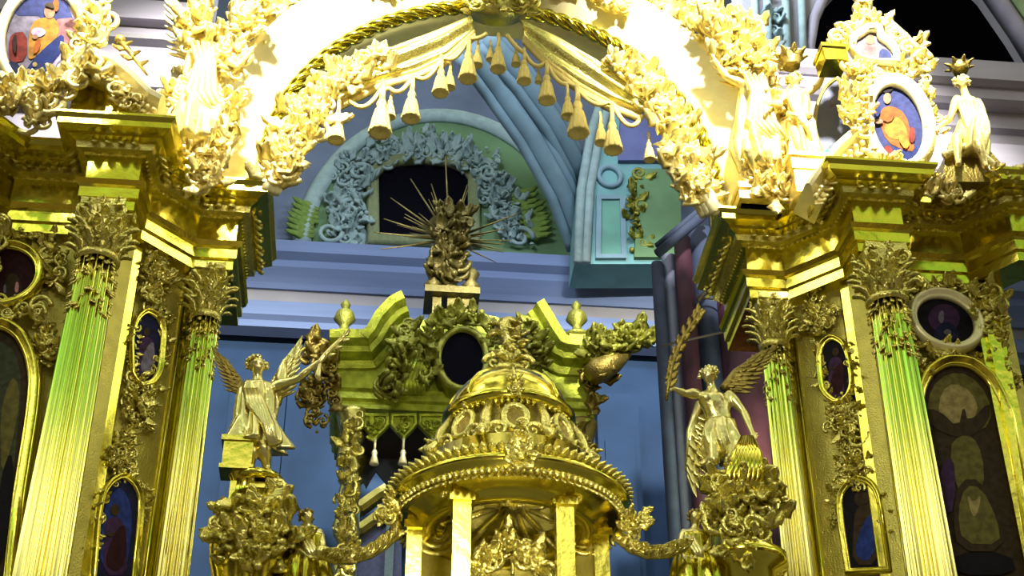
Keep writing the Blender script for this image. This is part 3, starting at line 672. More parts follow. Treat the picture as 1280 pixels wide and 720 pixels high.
def tassels():
    def proto():
        t = thing('tassel', '', 'tassel', (0, 0, 0), 'gilded tassels under the arch')      # unit: 1 m from cord top to hem
        m = MB(); m.tube([(0, 0, 0), (.01, 0, -.2), (0, 0, -.42)], [.035, .04, .05], 8); m.build('cord', M['tassel'], t)
        m = MB(); m.lathe([(.02, -.36), (.06, -.40), (.08, -.46), (.065, -.52), (.06, -.54)], (0, 0, 0), 14); m.build('knot', M['tassel'], t)
        m = MB(); rows = []
        for z, r in ((-.53, .06), (-.60, .095), (-.72, .12), (-.86, .14), (-.97, .165), (-1.0, .16), (-.985, .12), (-.97, 0.01)):
            rows.append([V((math.cos(2*PI*j/48)*r*(1+.07*math.cos(j*PI/2)), math.sin(2*PI*j/48)*r*(1+.07*math.cos(j*PI/2)), z)) for j in range(48)])
        m.grid(rows, True); m.build('skirt', M['tassel'], t); return t
    D = [(424, 125, 179, 'single slim tassel at the far left end of the left curtain'),
         (479, 100, 170, 'big tassel of the lowest pair under the left curtain'), (489, 112, 150, 'small tassel tucked right of the big lowest one at left'),
         (516, 94, 152, 'lone big tassel between the two left pairs'),
         (552, 69, 120, 'big tassel fourth up the left curtain edge'), (563, 76, 113, 'small tassel half behind the big fourth one at left'),
         (586, 46, 102, 'big tassel nearest the keystone on the left curtain'), (597, 50, 85, 'small tassel nearest the keystone on the left curtain'),
         (613, 50, 78, 'small tassel just left of the middle one under the keystone'), (623, 42, 90, 'middle big tassel hanging straight under the keystone'),
         (645, 54, 84, 'small tassel nearest the keystone on the right curtain'), (655, 60, 105, 'big tassel nearest the keystone on the right curtain'),
         (673, 82, 106, 'small tassel at the upper part of the right curtain, second pair'), (683, 76, 129, 'big tassel of the second pair on the right curtain'),
         (709, 106, 149, 'small tassel of the third pair on the right curtain'), (721, 104, 170, 'big tassel of the third pair on the right curtain'),
         (750, 140, 182, 'small tassel of the lowest pair on the right curtain'), (764, 132, 191, 'big tassel of the lowest pair on the right curtain'),
         (810, 165, 203, 'single slim tassel at the far right end of the right curtain')]
    src = None
    for i, (x, y0, y1, lab) in enumerate(D):
        Yt = 12.86 if (y1-y0) > 42 else 12.94
        a = at(x, y0, Yt); h = a.z-at(x, y1-3, Yt).z
        if src is None: src = proto(); src.location = a; src.scale = (h,)*3; src['label'] = lab
        else: copy_thing(src, a, h, lab)
tassels()
# ================================================================== statues
def head(m, c, fwd, up, h):
    """a carved head: skull, jaw, brow, eye sockets with eyes, nose, lips, ears"""
    f = V(fwd).normalized(); u = V(up); u = (u-f*u.dot(f)).normalized(); r = f.cross(u); c = V(c); k = h/2
    rot = Matrix((r, f, u)).transposed()
    P = lambda x, y, z: c+r*(x*k)+f*(y*k)+u*(z*k)
    m.ball(P(0, -.08, .18), (k*.72, k*.84, k*.80), 16, 12, rot); m.ball(P(0, .12, -.35), (k*.54, k*.62, k*.60), 14, 10, rot); m.ball(P(0, .46, -.72), k*.22, 10, 8)
    m.tube([P(0, .74, .22), P(0, .92, -.02), P(0, 1.0, -.16)], [k*.10, k*.12, k*.15], 8)
    m.tube([P(-.48, .56, .26), P(-.2, .74, .32), P(.2, .74, .32), P(.48, .56, .26)], k*.11, 8)
    for s in (-1, 1):
        m.ball(P(s*.27, .64, .10), k*.12, 8, 6); m.ball(P(s*.38, .48, -.24), k*.24, 8, 6); m.ball(P(s*.72, -.05, 0), (k*.09, k*.17, k*.25), 8, 6, rot)
    m.tube([P(-.2, .70, -.45), P(0, .80, -.42), P(.2, .70, -.45)], k*.08, 8); m.tube([P(-.17, .68, -.56), P(0, .76, -.58), P(.17, .68, -.56)], k*.08, 8)
def hair(m, c, fwd, up, h, n=46, long=.35):
    f = V(fwd).normalized(); u = V(up); u = (u-f*u.dot(f)).normalized(); r = f.cross(u); c = V(c); k = h/2
    for i in range(n):
        a = random.uniform(-1, 1)*PI*.82; e = random.uniform(-.25, 1.5); d = (-f*math.cos(a)+r*math.sin(a))*math.cos(e)+u*math.sin(e)
        if d.dot(f) > .45 and e < .9: continue
        p = c+u*k*.2+V((d.x, d.y, d.z))*k*.80; t = (-u+d*.3+r*random.uniform(-.5, .5)).normalized()
        m.tube([p, p+t*k*long*.5+d*k*.12, p+t*k*long+r*k*random.uniform(-.15, .15)], [k*.17, k*.19, k*.09], 6)
def hand(m, w, d, n, L, curl=.6):
    """palm, four unequal bent fingers and a thumb from the side of the palm"""
    d = V(d).normalized(); n = V(n); n = (n-d*n.dot(d)).normalized(); b = d.cross(n); w = V(w)
    rot = Matrix((b, d, n)).transposed(); m.ball(w+d*L*.25, (L*.21, L*.30, L*.10), 10, 7, rot)
    for i, (x, l) in enumerate(((-.16, .44), (-.055, .52), (.055, .48), (.16, .38))):
        p = w+d*L*.46+b*L*x; q = p+(d*math.cos(curl*.5)+n*math.sin(curl*.5))*L*l*.4; q2 = q+(d*math.cos(curl*1.3)+n*math.sin(curl*1.3))*L*l*.35; q3 = q2+(d*math.cos(curl*2)+n*math.sin(curl*2))*L*l*.25
        m.tube([p, q, q2, q3], [L*.055, L*.055, L*.05, L*.035], 7)
    p = w+d*L*.14-b*L*.17; q = p+(d*.6-b*.8).normalized()*L*.24; m.tube([p, q, q+(d+n*.3).normalized()*L*.2], [L*.07, L*.065, L*.045], 7)
def limb(m, pts, rad):
    P = [V(p) for p in pts]; out = []; rr = []
    for i in range(len(P)-1):
        for t in range(5):
            f = t/5; out.append(P[i].lerp(P[i+1], f)); bul = 1+.16*math.sin(PI*min(1, f*1.5))*(1 if f < .67 else 0); rr.append((rad[i]+(rad[i+1]-rad[i])*f)*bul)
    out.append(P[-1]); rr.append(rad[-1]); m.tube(out, rr, 12)
    for p, r in zip(P, rad): m.ball(p, r*1.0, 12, 8)
def person(j, H, fwd, hf=None, parent=None, name='body', mat_='statue', vox=.011, feet=True, curl=.6):
    """one continuous carved body from joints j; H = standing height"""
    m = MB(); q = H/7.5; g = lambda k: V(j[k])
    sh = (g('shL')+g('shR'))/2; sd = (g('shR')-g('shL')).normalized(); f = V(fwd).normalized()
    pel = g('pel'); up = (sh-pel).normalized(); rows = []
    secs = [(-.22, .44, .36), (-.06, .72, .52), (.12, .76, .54), (.32, .64, .46), (.52, .66, .48), (.74, .82, .58), (.90, .84, .54), (1.02, .62, .42), (1.10, .3, .28), (1.16, .05, .05)]
    ff = (f-up*f.dot(up)).normalized(); r0 = ff.cross(up)
    for t, a, b in secs:
        c = pel+(sh-pel)*t; w = r0.lerp(sd if sd.dot(r0) > 0 else -sd, max(0, min(1, t))).normalized()
        rows.append([c+w*(a*q*math.cos(2*PI*i/16))+ff*(b*q*math.sin(2*PI*i/16)) for i in range(16)])
    m.grid(rows, True, True)
    for s in (-1, 1): m.ball(sh-up*q*.30+sd*s*q*.34+ff*q*.34, (q*.32, q*.24, q*.3), 10, 8)
    hd = g('head'); m.tube([sh-up*q*.05, sh.lerp(hd, .45), hd-(hd-sh).normalized()*q*.25], [q*.34, q*.24, q*.24], 10)
    head(m, hd, hf or fwd, (hd-sh).normalized(), q*1.0)
    for s in 'LR':
        limb(m, [g('sh'+s), g('el'+s), g('ha'+s)], [q*.27, q*.20, q*.135])
        d = g('ha'+s)-g('el'+s); hand(m, g('ha'+s), d, j.get('palm'+s, ff), q*.78, curl)
        if 'kn'+s in j:
            limb(m, [pel+sd*(.34*q if s == 'R' else -.34*q), g('kn'+s), g('ft'+s)], [q*.46, q*.31, q*.18])
            if feet:
                p = g('ft'+s); t = V(j.get('toe'+s, (ff.x*.8, ff.y*.8, -.5))).normalized(); m.tube([p-t*q*.18, p+t*q*.25, p+t*q*.62, p+t*q*.82], [q*.18, q*.19, q*.17, q*.09], 10)
    o = m.build(name, M[mat_], parent)
    md = o.modifiers.new('fuse', 'REMESH'); md.mode = 'VOXEL'; md.voxel_size = vox*H; md.use_smooth_shade = True
    sm = o.modifiers.new('soften', 'SMOOTH'); sm.factor = .5; sm.iterations = 2
    return o
def robe(rings, folds, amp, name, parent, mat_='statue', seg=72, twist=.8):
    """draped cloth: loft of (centre, rx, ry) with radial folds; closed at both ends"""
    m = MB(); rows = []; n = len(rings); K = 6*(n-1)
    for k in range(K+1):
        t = k/K*(n-1); i = min(int(t), n-2); f = t-i; a, b = rings[i], rings[i+1]
        c = V(a[0]).lerp(V(b[0]), f); rx = a[1]+(b[1]-a[1])*f; ry = a[2]+(b[2]-a[2])*f; fr = amp*(.25+.9*k/K)
        rows.append([c+V((math.cos(th)*rx, math.sin(th)*ry, 0))*(1+fr*math.sin(folds*th+twist*k/K*3+.8*math.sin(2*th))+fr*.5*math.sin((folds*2-3)*th-k/K*4)) for th in [2*PI*x/seg for x in range(seg)]])
    m.grid(rows, True, True); return m.build(name, M[mat_], parent)
def wing(root, tip, n, width, name, parent, mat_='statue', rows=3, droop=V((0, 0, -1))):
    m = MB(); root, tip = V(root), V(tip); d = tip-root; L = d.length; d.normalize(); n = V(n).normalized(); b = d.cross(n)
    if b.dot(droop) < 0: b = -b
    m.tube([root, root+d*L*.45-b*width*.10, tip], [width*.16, width*.14, width*.05], 8)
    for r in range(rows):
        k = 7+2*r
        for i in range(k):
            t = (i+.5)/k; p = root+d*L*t*.92-b*width*.1*math.sin(PI*t)+n*.012*(rows-r); dr = (b*(1.1-.75*t)+d*(.25+.9*t)).normalized()
            m.leaf(p, dr, n, width*(.38+.34*r)*(.8+.35*t), width*.17, .25, 5)
    return m.build(name, M[mat_], parent)
def px(Y): return lambda x, y, d=0: at(x, y, Y+d)

def angel_left():
    q = px(12.4); t = thing('angel_statue', 'gilded angel statue with outstretched arm holding a slender branch, left of the dome', 'statue', q(315, 598))
    j = dict(head=q(321, 457, -.04), shL=q(304, 487), shR=q(341, 484), pel=q(320, 532), elL=q(298, 516, -.05), haL=q(301, 543, -.10), elR=q(372, 474, -.12), haR=q(397, 453, -.2), knL=q(312, 562, -.06), ftL=q(312, 596, .02), knR=q(330, 560, -.1), ftR=q(334, 588, .0), palmR=(0, -.5, .8))
    H = 1.46; person(j, H, (.35, -1, -.1), (.6, -.8, -.1), t)
    m = MB(); hair(m, j['head'], (.6, -.8, -.1), (0, 0, 1), H/7.5*1.05); m.build('hair', M['statue'], t)
    robe([(q(322, 482), .15, .12), (q(322, 500), .185, .15), (q(320, 525), .175, .15), (q(321, 545), .225, .18), (q(321, 560), .265, .21)], 8, .20, 'tunic', t)
    m = MB()
    for k in range(5): m.tube([q(305+k*4, 486, -.14), q(312+k*4, 505, -.18), q(330+k*2, 530, -.17), q(338+k*2, 556, -.2)], [.02, .035, .035, .02], 7)
    m.tube([q(345, 505, .1), q(352, 470, .12), q(355, 452, .12), q(352, 470, .14)], [.05, .06, .02, .02], 8); m.build('sash', M['statue'], t)
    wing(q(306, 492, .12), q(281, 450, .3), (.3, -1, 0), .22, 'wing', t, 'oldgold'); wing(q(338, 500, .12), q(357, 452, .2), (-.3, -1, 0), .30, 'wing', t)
    m = MB(); m.tube([q(392, 462, -.22), q(405, 446, -.22), q(418, 432, -.22), q(434, 416, -.22)], [.022, .03, .025, .012], 8)
    for k in range(7): m.leaf(q(403+k*4.4, 448-k*4.6, -.22), V((.8, 0, .5+.5*(-1)**k)), NY, .10, .04, .4)
    m.tube([q(400, 455, -.24), q(397, 470, -.24), q(400, 476, -.24)], [.02, .03, .012], 7); m.build('branch', M['statue'], t)
    m = MB(); c = q(298, 573, -.05); m.box(c, (.26, .24, .25)); m.box(c+V((0, 0, .14)), (.31, .28, .05)); m.box(c-V((0, 0, .14)), (.30, .27, .04)); m.build('block', M['gold'], t)
    m = MB(); m.lathe([(.16, 0), (.13, -.04), (.10, -.1), (.11, -.32), (.2, -.36), (0, -.36)][::-1], q(306, 594), 16); m.lathe([(.0, .0), (.22, 0), (.22, -.05), (.15, -.06), (0, -.06)], q(322, 600)+V((0, .02, .03)), 20)
    m.box(q(318, 612)+V((0, .05, -.05)), (.42, .26, .18)); m.build('plinth', M['gold'], t)
    # leafy urn pedestal
    m = MB(); c = q(318, 668); z0 = 4.0
    m.lathe([(.0, z0-c.z), (.42, z0-c.z), (.42, z0-c.z+.3), (.34, z0-c.z+.4), (.30, -.5), (.36, -.28), (.38, -.1), (.30, .18), (.24, .34), (0, .34)], c, 28); ped = m.build('pedestal', M['gold'], t)
    m = MB(); m.foliage([q(285, 690, -.2), q(290, 650, -.25), q(318, 640, -.32), q(345, 650, -.25), q(352, 690, -.2)], NY, .13, .22, 120, .18, .2)
    m.foliage([q(320, 700, -.36), q(318, 650, -.34)], NY, .16, .2, 60, .2, .25); m.foliage([q(338, 610, -.05), q(350, 640, -.1)], NY, .08, .2, 26, .3, .2)
    m.scroll(q(345, 632, -.15), XR, ZU, .13, 1.5, .045, 1); m.scroll(q(284, 655, -.25), XR, ZU, .12, 1.5, .045, -1); m.build('pedestal_leaves', M['carved'], ped)
angel_left()

def angel_right():
    q = px(12.4); t = thing('angel_statue', 'winged gilded angel statue raising a palm branch, right of the dome', 'statue', q(905, 590))
    j = dict(head=q(886, 469, -.06), shL=q(870, 492, -.04), shR=q(912, 494), pel=q(902, 540), elL=q(856, 492, -.1), haL=q(843, 486, -.14), elR=q(930, 516, -.03), haR=q(940, 540, -.1), knL=q(893, 575, -.08), ftL=q(880, 578, .1), knR=q(915, 572, -.1), ftR=q(910, 600, .0), palmL=(.2, -1, .2))
    H = 1.40; person(j, H, (-.45, -1, -.1), (-.7, -.75, -.05), t)
    m = MB(); hair(m, j['head'], (-.7, -.75, -.05), (0, 0, 1), H/7.5*1.05); m.build('hair', M['statue'], t)
    robe([(q(901, 526), .13, .10), (q(901, 543), .17, .14), (q(904, 560), .18, .15), (q(908, 574), .14, .12)], 7, .22, 'drapery', t)
    m = MB()
    for k in range(7): m.tube([q(940-k*2, 546, -.2), q(945-k*4, 568, -.30), q(948-k*6, 595, -.32), q(940-k*5, 622, -.28)], [.02, .06, .06, .025], 7)
    m.build('cloak', M['gold'], t)
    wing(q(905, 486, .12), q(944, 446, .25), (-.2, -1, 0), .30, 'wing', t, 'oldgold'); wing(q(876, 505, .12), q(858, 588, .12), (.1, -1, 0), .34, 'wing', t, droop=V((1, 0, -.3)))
    m = MB(); pa = [(833, 500), (836, 478), (840, 455), (852, 425), (868, 402), (878, 386)]
    m.tube([q(x, y, -.18) for x, y in pa], [.014, .022, .022, .022, .018, .01], 7)
    for k in range(18):
        tt = .15+.8*k/18; i = int(tt*5); f = tt*5-i; a, b = pa[i], pa[i+1]; p = q(a[0]+(b[0]-a[0])*f, a[1]+(b[1]-a[1])*f, -.18)
        m.leaf(p, V((.5+.5*(-1)**k, 0, .9)), NY, .12, .05, .35)
    m.build('palm_branch', M['oldgold'], t)
    m = MB(); c = q(925, 665); z0 = 4.0
    m.lathe([(0, z0-c.z), (.40, z0-c.z), (.40, z0-c.z+.3), (.30, z0-c.z+.42), (.28, -.42), (.40, -.36), (.40, -.26), (.28, -.2), (.26, .2), (.18, .42), (0, .42)], c, 24); ped = m.build('pedestal', M['gold'], t)
    m = MB(); m.foliage([q(895, 645, -.2), q(905, 615, -.16), q(930, 620, -.2), q(950, 600, -.12), q(958, 660, -.2)], NY, .12, .22, 110, .22, .2); m.foliage([q(925, 700, -.3), q(925, 650, -.3)], NY, .18, .18, 40, .2, .25)
    for x, y, sg in ((945, 605, 1), (955, 640, -1), (897, 655, 1), (910, 625, -1)): m.scroll(q(x, y, -.26), XR, ZU, .13, 1.5, .045, sg)
    m.build('pedestal_leaves', M['carved'], ped)
angel_right()

def herm(s):
    q = px(12.25)
    if s < 0: cx, lab = 386, 'small gilded half figure holding the left end of the chain'
    else: cx, lab = 868, 'small gilded half figure holding the right end of the chain'
    t = thing('herm_figure', lab, 'statue', q(cx, 735))
    k = 1 if s < 0 else -1
    j = dict(head=q(cx-k*2, 648), shL=q(cx-13, 666), shR=q(cx+13, 666), pel=q(cx, 708), elL=q(cx-18, 682, -.08), haL=q(cx-8+k*6, 694, -.16), elR=q(cx+18, 682, -.08), haR=q(cx+8+k*6, 694, -.16))
    H = 1.12; person(j, H, (k*.5, -1, -.2), None, t, vox=.013)
    m = MB(); hair(m, j['head'], (k*.5, -1, -.2), ZU, H/7.5*1.1, 40); m.build('hair', M['oldgold'], t)
    robe([(q(cx, 670), .14, .11), (q(cx, 690), .16, .13), (q(cx-k*2, 712), .21, .17), (q(cx-k*4, 740), .24, .19), (V((q(cx-k*4, 740).x, 12.25, 4.0)), .22, .2)], 8, .10, 'robe', t, 'gold')
    m = MB()
    for a in range(3): m.tube([q(cx-12+a*5, 670, -.1), q(cx+a*4, 690, -.17), q(cx+10, 705, -.12)], [.02, .03, .015], 7)
    m.build('sash', M['statue'], t)
herm(-1); herm(1)
def chain(pts, label):
    m = MB(); P = [at(x, y, 12.0) for x, y in pts]; L = []
    for i in range(len(P)-1):
        for t in range(6): L.append(P[i].lerp(P[i+1], t/6))
    L.append(P[-1])
    m.tube(L, .035, 8)
    for i, p in enumerate(L):
        m.ball(p, .062, 8, 6); d = (L[min(i+1, len(L)-1)]-L[max(i-1, 0)])
        for k in range(3): m.leaf(p+V((0, -.02, 0)), d.normalized()+V((random.uniform(-.4, .4), random.uniform(-1, .2), random.uniform(-.7, .7))), NY, .12, .06, .6, 3)
    tag(m.build('leaf_garland', M['carved']), label, 'garland')
chain([(402, 690), (420, 697), (440, 697), (462, 690), (480, 679), (492, 668)], 'gilded leaf chain sagging from the dome rim to the left half figure')
chain([(775, 672), (790, 684), (810, 691), (832, 690), (852, 683)], 'gilded leaf chain sagging from the dome rim to the right half figure')

# ================================================================== the domed ciborium over the gates
def ciborium():
    Yc = 12.2; c0 = at(636, 575, Yc); cx = c0.x
    def pt(x, y): p = at(x, y, Yc); return (abs(p.x-cx), p.z)
    zf = lambda y: at(636, y, Yc).z
    t = thing('domed_ciborium', 'gilded domed canopy with ringed cornice in the middle foreground', 'ciborium', (cx, Yc, 4.0))
    O = (cx, Yc, 0)
    P = lambda pts: [pt(*p) for p in pts]
    m = MB(); dome = P([(560, 522), (561, 513), (567, 500), (579, 487), (596, 476), (614, 470), (628, 467)]); m.lathe(dome+[(0.0, dome[-1][1]+.01)], O, 56); m.build('dome', M['gold'], t)
    m = MB()
    for k in range(8):
        a = PI/8+k*PI/4-PI/2-PI/8; 
        m.tube([V((cx+math.cos(a)*r*1.01, Yc+math.sin(a)*r*1.01, z)) for r, z in dome], .022, 6)
    r_, z_ = pt(555, 525); m.lathe([(r_-.1, z_+.06), (r_-.02, z_+.06), (r_+.02, z_+.03), (r_+.02, z_-.03), (r_-.02, z_-.07), (r_-.12, z_-.07), (r_-.1, z_+.06)], O, 56)
    for i in range(64): a = 2*PI*i/64; m.ball((cx+math.cos(a)*(r_-.02), Yc+math.sin(a)*(r_-.02), z_-.09), .026, 6, 5)
    m.build('dome_ring', M['gold'], t)
    # drum with niches
    ru, zu = pt(563, 534); rl, zl = pt(541, 584); m = MB()
    m.lathe([(ru-.02, zu+.05), (ru-.03, zu-.02), (ru+.0, zu-.12), (rl-.04, zl+.06), (rl, zl), (rl+.03, zl-.03)], O, 56); drum = m.build('drum', M['matte'], t)
    m = MB(); zm = (zu+zl)/2
    for k in range(8):
        a = -PI/2+k*PI/4; d = V((math.cos(a), math.sin(a), 0)); tn = V((-d.y, d.x, 0)); rr = (ru+rl)/2+.0
        c = V((cx, Yc, zm))+d*rr; m.ring(ell(c, tn, V((0, 0, 1))-d*.25, .085, .11, 22), d+V((0, 0, .2)), [(-.02, -.02), (-.01, .03), (.03, .05), (.05, .02), (.05, -.03)])
        m.scroll(c+V((0, 0, -.15))+tn*.15+d*.06, tn, ZU, .07, 1.3, .026, 1); m.scroll(c+V((0, 0, -.15))-tn*.15+d*.06, -tn, ZU, .07, 1.3, .026, 1)
        a2 = a+PI/8; d2 = V((math.cos(a2), math.sin(a2), 0)); t2 = V((-d2.y, d2.x, 0))
        m.tube([V((cx, Yc, zu-.02))+d2*(ru+.03), V((cx, Yc, zm))+d2*(rr+.07), V((cx, Yc, zl+.08))+d2*(rl+.02), V((cx, Yc, zl-.02))+d2*(rl+.14)], [.04, .05, .06, .05], 8)
        m.foliage([V((cx, Yc, zl))+d2*(rl+.1), V((cx, Yc, zl+.1))+d2*(rl+.02)], d2, .06, .09, 10, .2, .3)
        m.foliage([V((cx, Yc, zu-.02))+d*(ru+.02)], d, .07, .07, 8, .2, .3)
    m.build('drum_carving', M['carved'], drum)
    for k in range(8):
        m = MB(); a = -PI/2+k*PI/4; d = V((math.cos(a), math.sin(a), 0)); tn = V((-d.y, d.x, 0)); m.plate(ell(V((cx, Yc, zm))+d*((ru+rl)/2+.0), tn, V((0, 0, 1))-d*.25, .075, .10, 18), d+V((0, 0, .2)), .03, .012)
        m.build('niche', M['oldgold'], drum)
    # sloping skirt and great ring
    rg, zg = pt(485, 640); m = MB()
    m.lathe([(rl+.0, zl), (rl+.12, zl-.04), (rg-.22, zg+.17), (rg-.10, zg+.12), (rg-.03, zg+.09)], O, 72); m.build('skirt_roof', M['gold'], t)
    m = MB(); m.lathe([(rg-.3, zg+.14), (rg-.06, zg+.13), (rg, zg+.10), (rg+.02, zg+.06), (rg, zg+.02), (rg-.04, zg-.0), (rg-.05, zg-.03), (rg-.09, zg-.06), (rg-.13, zg-.07), (rg-.22, zg-.10), (rg-.29, zg-.15), (rg-.31, zg-.18), (rg-.42, zg-.17), (rg-.42, zg+.1)], O, 96); m.build('ring_cornice', M['gold'], t)
    m = MB()
    for i in range(110): a = 2*PI*i/110; m.ball((cx+math.cos(a)*(rg-.05), Yc+math.sin(a)*(rg-.05), zg-.04), .030, 6, 5)
    for i in range(84): a = 2*PI*i/84; d = V((math.cos(a), math.sin(a), 0)); m.leaf(V((cx, Yc, zg+.12))+d*(rg-.05), d*.5+ZU*.8, d, .11, .07, .7, 3)
    for i in range(90): a = 2*PI*i/90; d = V((math.cos(a), math.sin(a), 0)); m.leaf(V((cx, Yc, zg-.05))+d*(rg-.08), d*.2-ZU, d, .08, .05, .6, 3)
    m.build('ring_leaves', M['carved'], t)
    m = MB(); p = V((cx, Yc-rg, zg+.05))
    m.rosette(p, NY, .16, 7); m.foliage([p, p+V((0, 0, .16)), p+V((0, 0, .26))], NY, .07, .11, 24, .25, .25); m.build('cartouche', M['carved'], t)
    p = V((cx, Yc-r_-.02, z_)); m = MB(); m.rosette(p, NY, .08, 6); m.foliage([p, p+V((0, .06, .18))], NY, .035, .08, 12, .2, .3); m.build('cartouche', M['carved'], t)
    for sx in (-1, 1): m = MB(); m.foliage([V((cx+sx*(rg-.02), Yc-.25, zg-.1)), V((cx+sx*(rg-.05), Yc-.3, zg-.2))], V((sx*.6, -1, 0)), .10, .15, 30, .25, .25); m.build('rim_leaves', M['carved'], t)
    # finial
    m = MB(); z1 = zf(468)
    m.lathe([(0, z1-.02), (.16, z1-.02), (.17, z1+.03), (.10, z1+.06), (.09, z1+.12), (.14, z1+.2), (.08, z1+.28), (.06, z1+.34), (.11, z1+.42), (.12, z1+.52), (.07, z1+.6), (0, z1+.62)], O, 24)
    for k in range(34):
        a = random.random()*2*PI; z = random.choice((.1, .2, .42, .5, .3)); d = V((math.cos(a), math.sin(a), 0)); m.leaf(V((cx, Yc, z1+z))+d*.09, d*.8+ZU*random.uniform(-.5, .8), d, .13, .07, .8, 4)
    for a in (0, PI/2, PI, -PI/2): d = V((math.cos(a), math.sin(a), 0)); m.scroll(V((cx, Yc, z1+.12))+d*.14, d, ZU, .08, 1.4, .03, 1)
    m.build('finial', M['carved'], t)
    # inside: concave gilded shell with ribs, fan and four pilasters
    rs = rg-.30; m = MB(); zb = 4.0; zt = zg-.14
    m.lathe([(rs, zb), (rs, zg-.05), (rs*.95, zg+.12), (rs*.8, zg+.26), (rs*.5, zg+.36), (0, zg+.40), (0, zg+.44), (rs*.55, zg+.40), (rs*.86, zg+.28), (rs*1.0, zg+.13), (rs+.05, zg-.05), (rs+.05, zb)], O, 48, R(2), R(178)); m.build('shell', M['shell'], t)
    m = MB(); cc = at(640, 626, Yc+rs*.62)
    for k in range(11):
        a = R(-20)+k*R(220)/10; d = V((math.cos(a), -.15, math.sin(a))); m.leaf(cc, d, NY, .36 if k % 2 == 0 else .28, .10, .35)
    m.rosette(cc+V((0, -.06, 0)), NY, .15, 8)
    for k in range(7):
        a = R(205)+k*R(130)/6; m.tube([cc, cc+V((math.cos(a)*.65, -.06, math.sin(a)*.75))], [.035, .02], 6)
    m.build('shell_sunburst', M['carved'], t)
    for sx in (-1, 1):
        m = MB(); c = at(636+sx*92, 655, Yc+.22)
        for r in (.16, .23, .30): m.tube([c+V((math.cos(th)*r*.75, sx*0-.03, math.sin(th)*r)) for th in [2*PI*i/30 for i in range(31)]], .024, 7)
        m.rosette(c+V((0, -.02, 0)), NY, .12, 6); m.tube([c+V((-.3, -.02, 0)), c+V((.3, -.02, 0))], .02, 6); m.build('shell_roundel', M['carved'], t)
        m = MB(); m.foliage([at(636+sx*66, 612, Yc-.60), at(636+sx*74, 620, Yc-.62)], NY, .08, .13, 18, .2, .3); m.build('pilaster_capital', M['carved'], t)
    for xpx, Yo, w in ((576, -.62, .15), (706, -.62, .15), (517, -.05, .13), (751, -.05, .13)):
        p = at(xpx, 690, Yc+Yo); m = MB(); m.box((p.x, p.y, (zb+zt+.08)/2), (w, w, zt+.08-zb)); m.box((p.x, p.y-w*.52, (zb+zt-.3)/2), (w*.5, .02, zt-.5-zb)); m.box((p.x, p.y, zt-.02), (w*1.4, w*1.4, .07)); m.box((p.x, p.y, zb+.2), (w*1.5, w*1.5, .4)); m.build('pilaster', M['gold'], t)
    # crest of the gates
    m = MB(); q = px(Yc-.25)
    m.foliage([q(596, 712), q(612, 692), q(636, 680), q(660, 692), q(678, 712)], NY, .08, .15, 90, .3, .25)
    for sx in (-1, 1): m.scroll(q(636+sx*22, 700, -.05), XR*sx, ZU, .12, 1.5, .035, 1); m.scroll(q(636+sx*44, 716, -.05), XR*sx, ZU, .10, 1.5, .03, 1)
    m.rosette(q(636, 678, -.06), NY, .1, 6); m.leaf(q(636, 674, -.02), ZU, NY, .22, .1, .3)
    m.box((cx, Yc-.22, (4+q(636, 735).z)/2), (1.1, .08, q(636, 735).z-4)); m.build('gate_crest', M['carved'], t)
ciborium()

